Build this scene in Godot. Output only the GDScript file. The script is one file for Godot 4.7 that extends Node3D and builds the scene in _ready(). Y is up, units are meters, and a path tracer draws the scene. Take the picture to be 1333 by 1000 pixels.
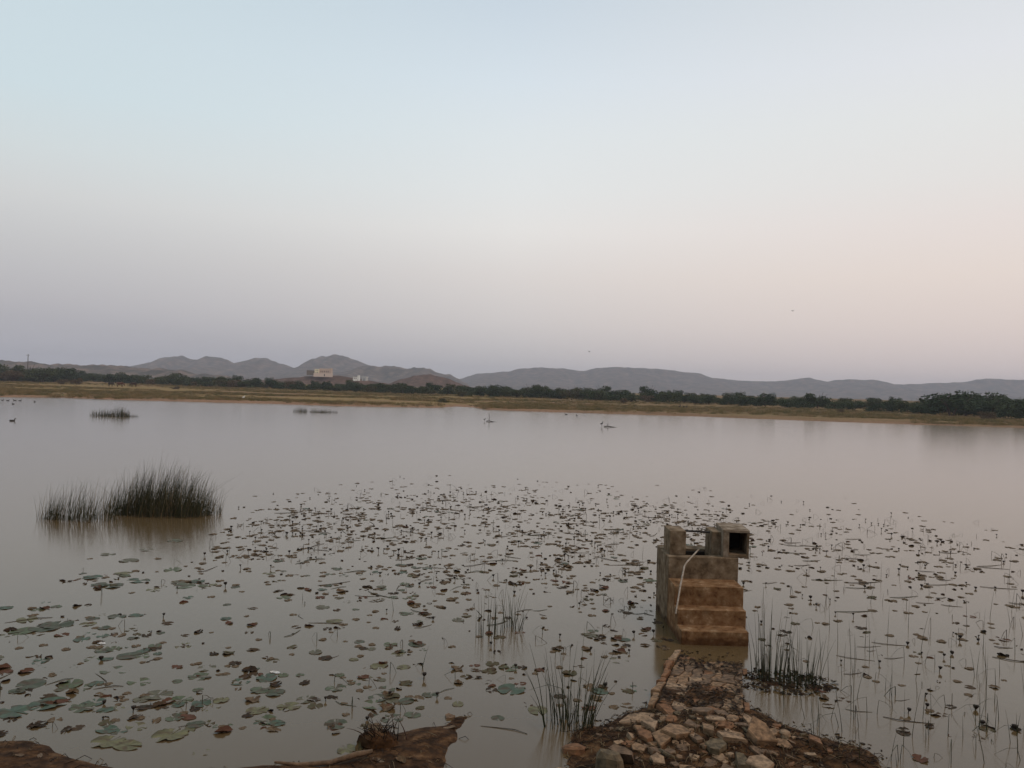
extends Node3D
# A shallow lake at dusk: dead lotus leaves, reeds, a small concrete sluice well with steps, rubble bank, far grass flats, thorn trees, hills.

const F := 1046.0                      # focal length in photograph pixels (1333 x 1000)
const EYE := Vector3(0, 3.7, 0)
var cam: Camera3D
var rng := RandomNumberGenerator.new()
var fn := FastNoiseLite.new()
var fn2 := FastNoiseLite.new()
var M := {}
var used := {}

# ---------------------------------------------------------------- names and metas
func numbered(called: String) -> String:
	if not used.has(called):
		used[called] = 0
		return called
	used[called] += 1
	return "%s_%03d" % [called, used[called]]

func tag(o: Node, label: String, category: String, group := "", kind := "") -> Node:
	o.set_meta("label", label)
	o.set_meta("category", category)
	if group: o.set_meta("group", group)
	if kind: o.set_meta("kind", kind)
	return o

func obj(called: String, mesh: Mesh, mat: Material, parent: Node = null) -> MeshInstance3D:
	var o := MeshInstance3D.new()
	o.mesh = mesh
	o.material_override = mat
	if parent == null:
		o.name = numbered(called)
		add_child(o)
	else:
		o.name = called
		parent.add_child(o, true)
	return o

func thing(called: String, label: String, category: String, at := Vector3.ZERO, turn := 0.0, group := "") -> Node3D:
	var o := Node3D.new()
	o.name = numbered(called)
	add_child(o)
	o.position = at
	o.rotation.y = turn
	tag(o, label, category, group)
	return o

func struct(called: String, mesh: Mesh, mat: Material) -> MeshInstance3D:
	var o := obj(called, mesh, mat)
	o.set_meta("kind", "structure")
	return o

# ---------------------------------------------------------------- pixels to directions
func dir(x: float, y: float) -> Vector3:
	return cam.basis * Vector3((x - 666.5) / F, -(y - 500.0) / F, -1.0)

func at_y(x: float, y: float, h := 0.0) -> Vector3:      # where that sight line meets the level h
	var d := dir(x, y)
	return EYE + d * ((h - EYE.y) / d.y)

func at_d(x: float, y: float, dist: float) -> Vector3:   # where it meets the plane z = -dist
	var d := dir(x, y)
	return EYE + d * (-dist / d.z)

func px(p: Vector3) -> Vector2:
	var q := cam.basis.inverse() * (p - EYE)
	return Vector2(666.5 + q.x / -q.z * F, 500.0 - q.y / -q.z * F)

# ---------------------------------------------------------------- mesh helpers
class MB:
	var v := PackedVector3Array()
	var n := PackedVector3Array()
	var c := PackedColorArray()
	var uv := PackedVector2Array()
	var i := PackedInt32Array()
	var col := Color(1, 1, 1)
	func quad(a: Vector3, b: Vector3, d: Vector3, e: Vector3) -> void:
		var k := v.size()
		v.append_array([a, b, d, e])
		c.append_array([col, col, col, col])
		i.append_array([k, k + 1, k + 2, k, k + 2, k + 3])
	func tri(a: Vector3, b: Vector3, d: Vector3) -> void:
		var k := v.size()
		v.append_array([a, b, d])
		c.append_array([col, col, col])
		i.append_array([k, k + 1, k + 2])
	func tube(path: Array, radii: Array, sides := 4) -> void:
		var k0 := v.size()
		for s in path.size():
			var p: Vector3 = path[s]
			var a: Vector3 = path[maxi(s - 1, 0)]
			var b: Vector3 = path[mini(s + 1, path.size() - 1)]
			var t := (b - a).normalized()
			var u := t.cross(Vector3(0.31, 0.2, 0.93)).normalized()
			var w := t.cross(u)
			for q in sides:
				var ang := TAU * q / sides
				var d := u * cos(ang) + w * sin(ang)
				v.append(p + d * float(radii[s]))
				n.append(d)
				c.append(col)
		for s in path.size() - 1:
			for q in sides:
				var a := k0 + s * sides + q
				var b := k0 + s * sides + (q + 1) % sides
				i.append_array([a, a + sides, b, b, a + sides, b + sides])
		var last := k0 + (path.size() - 1) * sides
		for q in range(1, sides - 1):
			i.append_array([k0, k0 + q, k0 + q + 1, last, last + q + 1, last + q])
	func done(smooth := false) -> ArrayMesh:
		var a := []
		a.resize(Mesh.ARRAY_MAX)
		a[Mesh.ARRAY_VERTEX] = v
		if n.size() == v.size(): a[Mesh.ARRAY_NORMAL] = n
		elif smooth:
			n.resize(v.size())
			n.fill(Vector3.ZERO)
			for t in range(0, i.size(), 3):
				var nn := (v[i[t + 2]] - v[i[t]]).cross(v[i[t + 1]] - v[i[t]])
				n[i[t]] += nn; n[i[t + 1]] += nn; n[i[t + 2]] += nn
			for t in n.size(): n[t] = n[t].normalized()
			a[Mesh.ARRAY_NORMAL] = n
		if c.size() == v.size(): a[Mesh.ARRAY_COLOR] = c
		if uv.size() == v.size(): a[Mesh.ARRAY_TEX_UV] = uv
		a[Mesh.ARRAY_INDEX] = i
		var m := ArrayMesh.new()
		m.add_surface_from_arrays(Mesh.PRIMITIVE_TRIANGLES, a)
		return m

func level(which: String, x: float, z: float) -> float:
	match which:
		"bank": return bank_h(x, z)
		"far": return far_h(x, z)
		"hill": return hill_h(x, z)
	return -0.93

func grid(xs: PackedFloat32Array, zs: PackedFloat32Array, which: String, fan := 0.0, fan0 := 0.0) -> ArrayMesh:
	var b := MB.new()
	for z in zs:
		for x0 in xs:
			var x := x0 * (fan0 + fan * absf(z)) if fan > 0.0 else x0
			var h := level(which, x, z)
			b.v.append(Vector3(x, h, z))
			if which == "far": b.c.append(far_c(x, z, h))
	var w := xs.size()
	for r in zs.size() - 1:
		for q in w - 1:
			var k := r * w + q
			if zs[1] > zs[0]: b.i.append_array([k, k + 1, k + w, k + 1, k + w + 1, k + w])
			else: b.i.append_array([k, k + w, k + 1, k + 1, k + w, k + w + 1])
	return b.done(true)

func span(a: float, b: float, n: int) -> PackedFloat32Array:
	var o := PackedFloat32Array()
	for k in n + 1: o.append(lerpf(a, b, float(k) / n))
	return o

# A worn block: a box with rounded edges whose faces wander a little.
func block(lo: Vector3, hi: Vector3, r := 0.014, wander := 0.005, step := 0.07, wet := -9.0) -> ArrayMesh:
	var b := MB.new()
	var mid := (lo + hi) / 2
	var half := (hi - lo) / 2
	var inner := Vector3(maxf(half.x - r, 0), maxf(half.y - r, 0), maxf(half.z - r, 0))
	for axis in 3:
		for s: float in [-1.0, 1.0]:
			var ua := (axis + 1) % 3
			var va := (axis + 2) % 3
			var nu := clampi(int(half[ua] * 2 / step), 3, 44)
			var nv := clampi(int(half[va] * 2 / step), 3, 44)
			var us := edge_span(half[ua], r, nu)
			var vs := edge_span(half[va], r, nv)
			var k0 := b.v.size()
			for vv in vs:
				for uu in us:
					var p := Vector3.ZERO
					p[axis] = s * half[axis]
					p[ua] = uu
					p[va] = vv
					var core := p.clamp(-inner, inner)
					var nn := (p - core).normalized()
					var q := mid + core + nn * r
					var chip := 0.0
					if absf(nn.x) + absf(nn.y) + absf(nn.z) > 1.05: chip = maxf(0.0, fn.get_noise_3dv(q * 90.0) - 0.05) * r * 1.6
					q += nn * (fn.get_noise_3dv(q * 30.0) * wander - chip)
					b.v.append(q)
					b.n.append(nn)
					# mud-soaked band left by the water, with a ragged upper edge
					var soak := smoothstep(0.02, -0.01, q.y - wet - fn.get_noise_2d((q.x + q.z) * 300.0, 7.0) * 0.09)
					# edges rubbed pale in patches
					var rub := 1.0
					if absf(nn.x) + absf(nn.y) + absf(nn.z) > 1.05: rub += 0.8 * smoothstep(-0.1, 0.3, fn2.get_noise_3dv(q * 160.0))
					rub *= 1.0 + 0.5 * fn2.get_noise_3dv(q * 420.0)
					b.c.append((Color(1, 1, 1) * rub).lerp(Color(0.34, 0.27, 0.22), soak * 0.9))
			for j in vs.size() - 1:
				for i in us.size() - 1:
					var k := k0 + j * us.size() + i
					var w := us.size()
					if s > 0: b.i.append_array([k, k + w, k + 1, k + 1, k + w, k + w + 1])
					else: b.i.append_array([k, k + 1, k + w, k + 1, k + w + 1, k + w])
	return b.done()

func edge_span(h: float, r: float, n: int) -> Array:
	var o := [-h, -h + r * 0.4, -h + r]
	for k in range(1, n): o.append(lerpf(-h + r, h - r, float(k) / n))
	o.append_array([h - r, h - r * 0.4, h])
	return o

# A broken slab of stone: an irregular outline, a chipped upper rim, uneven faces.
func stone_mesh(seed_: int, sx: float, sy: float, sz: float, rounded := 0.0) -> ArrayMesh:
	var r := RandomNumberGenerator.new()
	r.seed = seed_
	var n := r.randi_range(4, 6) if rounded == 0.0 else 8
	var b := MB.new()
	var rings := []
	var levels := [[0.0, 0.94], [0.5, 1.0], [0.9, 0.985], [1.0, 0.93]] if rounded == 0.0 else [[0.0, 0.82], [0.25, 1.0], [0.78, 0.97 - rounded * 0.1], [1.0, 0.78 - rounded * 0.25]]
	var angs := []
	for k in n: angs.append(TAU * (k + r.randf_range(-0.32, 0.32)) / n)
	var rad := []
	for k in n: rad.append(r.randf_range(0.78, 1.12))
	var tilt := Vector2(r.randf_range(-0.2, 0.2), r.randf_range(-0.2, 0.2))
	for lv in levels:
		var ring := []
		for k in n:
			var q: float = rad[k] * lv[1] * r.randf_range(0.95, 1.05)
			var x := cos(angs[k]) * q
			var z := sin(angs[k]) * q
			var y: float = lv[0] * (1.0 + tilt.x * x + tilt.y * z) + r.randf_range(-0.05, 0.05)
			ring.append(Vector3(x * sx, y * sy, z * sz))
		rings.append(ring)
	for l in 3:
		for k in n:
			var k2 := (k + 1) % n
			b.quad(rings[l][k], rings[l + 1][k], rings[l + 1][k2], rings[l][k2])
	var top := Vector3(r.randf_range(-0.1, 0.1) * sx, sy * (r.randf_range(0.97, 1.03) if rounded == 0.0 else 1.08), r.randf_range(-0.1, 0.1) * sz)
	for k in n:
		b.tri(rings[3][k], top, rings[3][(k + 1) % n])
		b.tri(rings[0][k], rings[0][(k + 1) % n], Vector3.ZERO)
	return b.done()

# ---------------------------------------------------------------- materials
func ramp(stops: Array) -> Gradient:
	var g := Gradient.new()
	g.offsets = PackedFloat32Array()
	var cs := PackedColorArray()
	var os := PackedFloat32Array()
	for s in stops:
		os.append(s[0])
		cs.append((s[1] as Color).linear_to_srgb())
	g.offsets = os
	g.colors = cs
	return g

func noise_tex(freq: float, seed_: int, size := 512, g: Gradient = null, normal := false, bump := 2.0, oct := 5, kind := FastNoiseLite.TYPE_SIMPLEX_SMOOTH, warp := false) -> NoiseTexture2D:
	var n := FastNoiseLite.new()
	n.noise_type = kind
	n.frequency = freq
	n.seed = seed_
	n.fractal_octaves = oct
	n.fractal_gain = 0.68 if oct > 5 else 0.5
	if warp:
		n.domain_warp_enabled = true
		n.domain_warp_amplitude = 10.0
		n.domain_warp_frequency = freq * 0.7
	var t := NoiseTexture2D.new()
	t.width = size
	t.height = size
	t.seamless = true
	t.noise = n
	if g: t.color_ramp = g
	if normal:
		t.as_normal_map = true
		t.bump_strength = bump
	return t

func tri_mat(tex: Texture2D, scale: float, rough := 0.9, bump: Texture2D = null, bump_cm := 0.6, world := false, spec := 0.4) -> StandardMaterial3D:
	var m := StandardMaterial3D.new()
	m.albedo_texture = tex
	m.roughness = rough
	m.metallic_specular = spec
	m.uv1_triplanar = true
	m.uv1_world_triplanar = world
	m.uv1_scale = Vector3.ONE * scale
	if bump:
		m.heightmap_enabled = true
		m.heightmap_texture = bump
		m.heightmap_scale = bump_cm
	return m

func plain(c: Color, rough := 0.8, vc := false, spec := 0.4) -> StandardMaterial3D:
	var m := StandardMaterial3D.new()
	m.albedo_color = c.linear_to_srgb()
	m.roughness = rough
	m.metallic_specular = spec
	m.vertex_color_use_as_albedo = vc
	m.cull_mode = BaseMaterial3D.CULL_DISABLED
	return m

func make_materials() -> void:
	var fine := noise_tex(0.03, 5, 512)
	var concrete := noise_tex(0.005, 11, 1024, ramp([[0.0, Color(0.055, 0.036, 0.02)], [0.3, Color(0.125, 0.086, 0.052)], [0.5, Color(0.18, 0.128, 0.08)], [0.7, Color(0.225, 0.165, 0.107)], [1.0, Color(0.33, 0.26, 0.185)]]), false, 2.0, 8, FastNoiseLite.TYPE_SIMPLEX_SMOOTH, true)
	M.concrete = tri_mat(concrete, 0.75, 0.95, fine, 0.25, true, 0.2)
	M.concrete.vertex_color_use_as_albedo = true
	var stained := noise_tex(0.005, 23, 1024, ramp([[0.0, Color(0.05, 0.024, 0.011)], [0.3, Color(0.16, 0.08, 0.036)], [0.5, Color(0.205, 0.112, 0.053)], [0.7, Color(0.25, 0.148, 0.077)], [1.0, Color(0.43, 0.3, 0.185)]]), false, 2.0, 8, FastNoiseLite.TYPE_SIMPLEX_SMOOTH, true)
	M.stained = tri_mat(stained, 0.8, 0.95, fine, 0.25, true, 0.2)
	M.stained.vertex_color_use_as_albedo = true
	var pale := noise_tex(0.004, 31, 1024, ramp([[0.0, Color(0.08, 0.055, 0.035)], [0.4, Color(0.185, 0.138, 0.095)], [0.65, Color(0.255, 0.2, 0.145)], [1.0, Color(0.42, 0.36, 0.29)]]), false, 2.0, 8, FastNoiseLite.TYPE_SIMPLEX_SMOOTH, true)
	M.pale = tri_mat(pale, 0.9, 0.95, fine, 0.25, true, 0.2)
	M.stones = []
	var tones := [Color(0.25, 0.15, 0.08), Color(0.17, 0.105, 0.06), Color(0.19, 0.092, 0.042), Color(0.14, 0.1, 0.055), Color(0.29, 0.19, 0.112)]
	for k in tones.size():
		var t: Color = tones[k]
		var tx := noise_tex(0.012, 41 + k, 512, ramp([[0.0, t * 0.2], [0.35, t * 0.6], [0.6, t * 0.95], [1.0, t * 1.5]]), false, 2.0, 6)
		M.stones.append(tri_mat(tx, 1.6, 0.88, fine, 0.2))
	var mud := noise_tex(0.008, 61, 1024, ramp([[0.0, Color(0.01, 0.005, 0.003)], [0.36, Color(0.028, 0.014, 0.0065)], [0.52, Color(0.055, 0.027, 0.012)], [0.7, Color(0.095, 0.048, 0.021)], [1.0, Color(0.19, 0.11, 0.055)]]), false, 2.0, 7)
	M.mud = tri_mat(mud, 0.45, 0.85, noise_tex(0.02, 62, 512), 2.0, true, 0.2)
	M.bed = plain(Color(0.06, 0.045, 0.03), 0.95)
	# murky water: brown silt hangs in it, so little of the bed shows
	var w := StandardMaterial3D.new()
	w.albedo_color = Color(Color(0.108, 0.071, 0.033).linear_to_srgb(), 0.94)
	w.transparency = BaseMaterial3D.TRANSPARENCY_ALPHA
	w.roughness = 0.13
	w.metallic_specular = 0.4
	w.normal_enabled = true
	w.normal_texture = ripples()
	w.normal_scale = 1.0
	M.water = w
	# dry grass flat
	var g := StandardMaterial3D.new()
	g.vertex_color_use_as_albedo = true
	g.albedo_texture = noise_tex(0.02, 81, 1024, ramp([[0.0, Color(0.45, 0.42, 0.4)], [0.5, Color(0.8, 0.8, 0.8)], [1.0, Color(1, 1, 1)]]), false, 2.0, 6)
	g.uv1_triplanar = true
	g.uv1_world_triplanar = true
	g.uv1_scale = Vector3(0.05, 0.05, 0.05)
	g.roughness = 1.0
	g.metallic_specular = 0.1
	M.flat = g
	var hill := noise_tex(0.012, 91, 1024, ramp([[0.0, Color(0.02, 0.022, 0.014)], [0.4, Color(0.055, 0.05, 0.034)], [0.55, Color(0.12, 0.088, 0.062)], [0.75, Color(0.2, 0.14, 0.1)], [1.0, Color(0.3, 0.22, 0.165)]]), false, 2.0, 6)
	M.hill = tri_mat(hill, 0.0022, 1.0, null, 0.0, true, 0.1)
	var red := noise_tex(0.012, 92, 512, ramp([[0.0, Color(0.04, 0.035, 0.02)], [0.45, Color(0.1, 0.06, 0.042)], [1.0, Color(0.23, 0.14, 0.1)]]), false, 2.0, 6)
	M.mound = tri_mat(red, 0.02, 1.0, null, 0.0, true, 0.1)
	M.leaf = []
	for c in [Color(0.052, 0.07, 0.033), Color(0.068, 0.082, 0.04), Color(0.044, 0.062, 0.032), Color(0.085, 0.08, 0.042), Color(0.12, 0.09, 0.055)]:
		M.leaf.append(plain(c, 0.9, true, 0.15))
	M.bark = plain(Color(0.07, 0.05, 0.035), 0.95)
	M.reed = plain(Color(1, 1, 1), 0.75, true, 0.25)
	M.pad = plain(Color(1, 1, 1), 0.5, true, 0.25)
	M.dead = plain(Color(1, 1, 1), 0.75, true, 0.2)
	M.pod = plain(Color(0.022, 0.014, 0.009), 0.85)
	M.stem = [plain(Color(0.035, 0.023, 0.013), 0.8), plain(Color(0.055, 0.04, 0.022), 0.8), plain(Color(0.035, 0.04, 0.02), 0.8)]
	M.iron_and_shade = plain(Color(0.02, 0.014, 0.01), 0.6)  # iron of the rod; also the painted shade in pit and box
	M.pipe = tri_mat(noise_tex(0.02, 33, 256, ramp([[0.0, Color(0.12, 0.085, 0.055)], [0.45, Color(0.34, 0.28, 0.22)], [1.0, Color(0.5, 0.44, 0.37)]])), 4.0, 0.6)
	M.paper = plain(Color(0.66, 0.64, 0.6), 0.7)

# Ripples: the open lake is ruffled by wind in patches, the water between the lotus leaves lies almost still. u runs 16 m across and repeats, v runs over the whole lake.
func ripples() -> ImageTexture:
	var W := 1024
	var H := 1024
	var im := Image.create(W, H, false, Image.FORMAT_RGBF)
	for y in H:
		var z := float(y) / H * 190.0
		for x in W:
			var a := TAU * x / W
			var p := Vector3(cos(a) * 2400.0, sin(a) * 2400.0, z * 240.0)
			var gust := 0.7 + 1.2 * fn2.get_noise_3d(cos(a) * 26.0, sin(a) * 26.0, z * 6.0)
			var amp := lerpf(0.003, 0.018, smoothstep(24.0, 110.0, z + gust * 12.0 - 10.0)) * (0.7 + 0.3 * gust)
			var nx := fn.get_noise_3dv(p) * amp
			var nz := fn2.get_noise_3dv(p + Vector3(900, 0, 0)) * amp
			im.set_pixel(x, y, Color(0.5 + nx, 0.5 + nz, 1.0))
	return ImageTexture.create_from_image(im)

# ---------------------------------------------------------------- terrain
var land := PackedVector2Array()       # outline of the near mud bank, x and z in metres
var spine := PackedVector2Array()

func bank_h(x: float, z: float) -> float:
	var p := Vector2(x, z)
	var d := 1e9
	if absf(x) < 16.0 and z < -5.0 and z > -18.0:
		for k in land.size():
			var c := Geometry2D.get_closest_point_to_segment(p, land[k], land[(k + 1) % land.size()])
			d = minf(d, p.distance_squared_to(c))
		d = sqrt(d)
		if not Geometry2D.is_point_in_polygon(p, land): d = -d
	else:
		d = z + 7.5
	var h := 0.0
	if d < 0.0: h = maxf(d * 0.2, -0.9) - 0.012
	else: h = 0.07 * (1.0 - exp(-d / 0.35)) - 0.012
	if z > -7.3: h += minf((z + 7.3) * 0.29, 2.1)
	var near := smoothstep(-1.2, 0.3, d)
	h += near * (fn.get_noise_2d(x * 22.0, z * 22.0) * (0.06 + 0.05 * smoothstep(2.7, 3.3, x)) - 0.018 * smoothstep(2.8, 3.4, x) + fn2.get_noise_2d(x * 70.0, z * 70.0) * 0.03 + fn2.get_noise_2d(x * 260.0, z * 260.0) * 0.012)
	# the rubble at the foot of the causeway lies on a low heap
	var q := Vector2((x - 2.15) / 1.05, (z + 8.7) / 0.85)
	h += 0.13 * exp(-q.length_squared() * 1.6)
	h = maxf(h, 0.03 * exp(-Vector2((x - 3.62) / 0.5, (z + 10.45) / 0.32).length_squared()) * 1.1 - 0.045 + fn2.get_noise_2d(x * 110.0, z * 110.0) * 0.05) if absf(x - 3.6) < 1.2 and absf(z + 10.4) < 1.0 else h
	return h

var shore_pts := []
func shore_z(x: float) -> float:       # distance of the far waterline
	for k in shore_pts.size() - 1:
		var a: Vector2 = shore_pts[k]
		var b: Vector2 = shore_pts[k + 1]
		if x <= b.x or k == shore_pts.size() - 2:
			return lerpf(a.y, b.y, smoothstep(0.0, 1.0, clampf((x - a.x) / (b.x - a.x), 0, 1)))
	return 140.0

func far_h(x: float, z: float) -> float:
	var d := -z - shore_z(x) + fn.get_noise_2d(x * 2.0, z * 2.0) * 3.0
	if d < 0.0: return maxf(d * 0.05, -1.0)
	var h := 0.28 * (1.0 - exp(-d / 3.0)) + 0.0105 * minf(d, 290.0)
	return h + fn.get_noise_2d(x * 3.0, z * 3.0) * minf(0.22, d * 0.02)

func far_c(x: float, z: float, h: float) -> Color:
	var d := -z - shore_z(x)
	var soil := Color(0.35, 0.21, 0.13)
	var straw := Color(0.33, 0.23, 0.105)
	var olive := Color(0.175, 0.14, 0.055)
	var a := fn.get_noise_2d(x * 0.9, z * 3.2)
	var b := fn2.get_noise_2d(x * 2.2 + 300.0, z * 7.0)
	var c := straw.lerp(olive, smoothstep(-0.15, 0.35, a))
	var bare := smoothstep(9.0, 3.0, d + b * 12.0)
	bare = maxf(bare, smoothstep(0.22, 0.42, b) * 0.8)
	c = c.lerp(soil, bare)
	if x > 10.0: c = c.lerp(Color(0.24, 0.16, 0.095), 0.5)
	return c * (0.92 + 0.2 * fn2.get_noise_2d(x * 9.0, z * 20.0))

func hill_range(called: String, pts: Array, dist: float, depth: float, mat: Material, rough: float) -> void:
	# pts: outline of the ridge in pixels; the ridge stands at that distance and falls off in front and behind
	var w := []
	for p in pts: w.append(at_d(p[0], p[1], dist))
	var x0: float = w[0].x
	var x1: float = w[-1].x
	var nx := clampi(int((x1 - x0) / (dist * 0.0018)), 30, 560)
	var xs := span(x0, x1, nx)
	var zs := span(-dist + depth, -dist - depth, 44)
	hill_w = w
	hill_p = [x0, x1, dist, depth, rough]
	struct(called, grid(xs, zs, "hill"), mat)

var hill_w := []
var hill_p := []
func hill_h(x: float, z: float) -> float:
	var x0: float = hill_p[0]
	var x1: float = hill_p[1]
	var dist: float = hill_p[2]
	var depth: float = hill_p[3]
	var rough: float = hill_p[4]
	var top := 0.0
	for k in hill_w.size() - 1:
		var a: Vector3 = hill_w[k]
		var b: Vector3 = hill_w[k + 1]
		if x >= a.x and x <= b.x:
			top = lerpf(a.y, b.y, (x - a.x) / maxf(b.x - a.x, 0.001))
			break
	top += (fn.get_noise_1d(x * 1800.0 / dist) * 0.3 + fn2.get_noise_1d(x * 7000.0 / dist) * 0.16) * rough
	var ends := smoothstep(x0, x0 + (x1 - x0) * 0.02, x) * smoothstep(x1, x1 - (x1 - x0) * 0.02, x)
	var v := (z + dist) / depth
	var spur := 1.0 - absf(fn2.get_noise_2d(x * 260.0 / dist, z * 60.0 / dist))
	var gully := absf(fn.get_noise_2d(x * 620.0 / dist, z * 160.0 / dist)) * 2.2
	var fall := pow(maxf(0.0, 1.0 - absf(v)), 0.55 + 0.9 * spur)
	fall *= 1.0 - 0.5 * smoothstep(0.0, 0.25, absf(v)) * clampf(gully, 0, 1)
	if absf(v) < 0.03: fall = 1.0
	return top * ends * fall + (fn.get_noise_2d(x * 700.0 / dist, z * 700.0 / dist) * rough * 0.3 * (1.0 - fall)) - 1.0


# ---------------------------------------------------------------- sky
func make_sky() -> ImageTexture:
	var W := 1024
	var H := 512
	var im := Image.create(W, H, false, Image.FORMAT_RGBAF)
	# colours of the evening sky by height (degrees): to the left, ahead and to the right, where the sunset lies
	var e := [0.0, 2.0, 4.8, 8.0, 11.2, 14.0, 17.5, 21.0, 26.0, 45.0, 90.0]
	var left := [Color8(161, 161, 169), Color8(171, 170, 177), Color8(189, 187, 190), Color8(201, 201, 202), Color8(213, 215, 215), Color8(213, 222, 224), Color8(208, 224, 230), Color8(206, 222, 229), Color8(201, 218, 226), Color8(184, 205, 219), Color8(164, 190, 211)]
	var mid := [Color8(185, 182, 184), Color8(200, 195, 195), Color8(217, 211, 208), Color8(227, 221, 217), Color8(235, 233, 230), Color8(231, 234, 234), Color8(226, 233, 236), Color8(218, 229, 237), Color8(204, 217, 228), Color8(186, 206, 220), Color8(164, 190, 211)]
	var right := [Color8(212, 197, 194), Color8(224, 208, 203), Color8(233, 217, 209), Color8(238, 224, 215), Color8(237, 227, 222), Color8(234, 231, 228), Color8(232, 233, 232), Color8(229, 231, 235), Color8(219, 224, 228), Color8(192, 209, 222), Color8(165, 191, 212)]
	for y in H:
		var el := 90.0 - (y + 0.5) / H * 180.0
		var k := 0
		while k < e.size() - 2 and el > e[k + 1]: k += 1
		var t := clampf((el - e[k]) / (e[k + 1] - e[k]), 0, 1)
		var cl: Color = left[k].srgb_to_linear().lerp(left[k + 1].srgb_to_linear(), t)
		var cm: Color = mid[k].srgb_to_linear().lerp(mid[k + 1].srgb_to_linear(), t)
		var cr: Color = right[k].srgb_to_linear().lerp(right[k + 1].srgb_to_linear(), t)
		for x in W:
			var az := fposmod((x + 0.5) / W * 360.0 + 180.0, 360.0) - 180.0      # 0 is straight ahead, 90 to the right
			var q := 0.0         # -1 left, 0 ahead, 1 right; the sunset side goes on behind the camera
			if az > -40.0 and az < 40.0: q = sin(deg_to_rad(az / 40.0 * 90.0))
			elif az >= 40.0: q = 1.0
			else: q = lerpf(-1.0, 1.0, smoothstep(-60.0, -180.0, az))
			var c := cm.lerp(cr, q) if q > 0.0 else cm.lerp(cl, -q)
			im.set_pixel(x, y, Color(c.r, c.g, c.b, 1))
	return ImageTexture.create_from_image(im)

# ---------------------------------------------------------------- plants
func blade(b: MB, root: Vector3, lean: Vector2, h: float, r: float, kink := 0.0, sides := 3) -> void:
	var path := []
	var radii := []
	var n := 4
	for k in n + 1:
		var t := float(k) / n
		var bend := lean * h * (0.45 * t + 0.55 * t * t)
		var y := h * t * (1.0 - 0.12 * lean.length() * t)
		if kink > 0.0 and t > 0.6:
			bend += lean.normalized() * h * (t - 0.6) * 0.9
			y -= h * (t - 0.6) * 2.0 * kink
		path.append(root + Vector3(bend.x, y, bend.y))
		radii.append(r * (1.0 - 0.82 * t))
	b.tube(path, radii, sides)

var reed_tones := [Color(0.034, 0.04, 0.018), Color(0.046, 0.05, 0.024), Color(0.055, 0.055, 0.028), Color(0.065, 0.052, 0.03), Color(0.028, 0.034, 0.016), Color(0.1, 0.088, 0.05)]

func reed_bed(spots: Array, count: int, hmin: float, hmax: float, r: float, wind: Vector2, scatter: float) -> ArrayMesh:
	# spots: [x, z, radius x, radius z, height factor, weight]
	var b := MB.new()
	var total := 0.0
	for s in spots: total += s[5]
	for s in spots:
		for k in int(count * s[5] / total):
			var a := rng.randf() * TAU
			var q := sqrt(rng.randf())
			var p := Vector3(s[0] + cos(a) * q * s[2], -0.03, s[1] + sin(a) * q * s[3])
			var h: float = rng.randf_range(hmin, hmax) * s[4] * (1.0 - 0.42 * q * q)
			if rng.randf() < 0.1: h *= 1.22
			var lean := wind + Vector2(rng.randfn(0, scatter), rng.randfn(0, scatter))
			b.col = reed_tones[rng.randi() % 6] if rng.randf() < 0.93 else Color(0.2, 0.15, 0.08)
			if rng.randf() < 0.05: lean += Vector2(rng.randfn(0, 0.5), rng.randfn(0, 0.4))
			blade(b, p, lean, h, r * rng.randf_range(0.6, 1.3), 0.9 if rng.randf() < 0.08 else 0.0)
	return b.done()

func pad_mesh(seed_: int, tone: Color, cup: float, torn: float, veins := true) -> ArrayMesh:
	# a floating leaf of unit radius with a notch, veins, an uneven rim
	var r := RandomNumberGenerator.new()
	r.seed = seed_
	var b := MB.new()
	var seg := 32
	var rings := [0.0, 0.35, 0.68, 0.9, 1.0]
	var off := r.randf() * 100.0
	var notch := 0.16
	var fold := r.randf() * TAU
	for ri in rings.size():
		for s in seg + 1:
			var a := notch + (TAU - 2 * notch) * s / seg
			var q: float = rings[ri]
			var rim := 1.0 + 0.06 * sin(a * 2.0 + off) + 0.05 * fn.get_noise_2d(cos(a) * 60 + off * 9, sin(a) * 60)
			rim -= torn * maxf(0.0, fn.get_noise_2d(cos(a) * 130 + off * 5, sin(a) * 130)) * 1.6
			var y := (0.03 * sin(a * 3.0 + off) + 0.05 * fn.get_noise_2d(cos(a) * 110 + off * 2, sin(a) * 110)) * q
			y += cup * q * q * (0.5 + 0.5 * sin(a * 2.0 + fold)) * (1.0 + 0.7 * fn.get_noise_2d(cos(a) * 90 + off, sin(a) * 90))
			if q == 1.0: y += absf(cup) * 0.10
			b.v.append(Vector3(cos(a) * q * rim * (1.0 - 0.25 * absf(cup) * q), y + 0.034, sin(a) * q * rim * (1.0 - 0.25 * absf(cup) * q)))
			var c := tone
			if veins and s % 4 == 0 and q < 0.95: c = tone * 1.25
			if q == 1.0: c = tone.lerp(Color(0.05, 0.03, 0.015), 0.45)
			c = c * (1.0 + 0.45 * fn2.get_noise_2d(cos(a) * q * 120 + off * 7, sin(a) * q * 120))
			var blot := smoothstep(0.05, 0.3, fn.get_noise_2d(cos(a) * q * 75 - off * 3, sin(a) * q * 75 + off))
			c = c.lerp(Color(0.07, 0.038, 0.02), blot * 0.7)
			b.c.append(Color(c.r, c.g, c.b, 1))
	for ri in rings.size() - 1:
		for s in seg:
			var k := ri * (seg + 1) + s
			b.i.append_array([k, k + 1, k + seg + 1, k + 1, k + seg + 2, k + seg + 1])
	return b.done(true)

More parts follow.
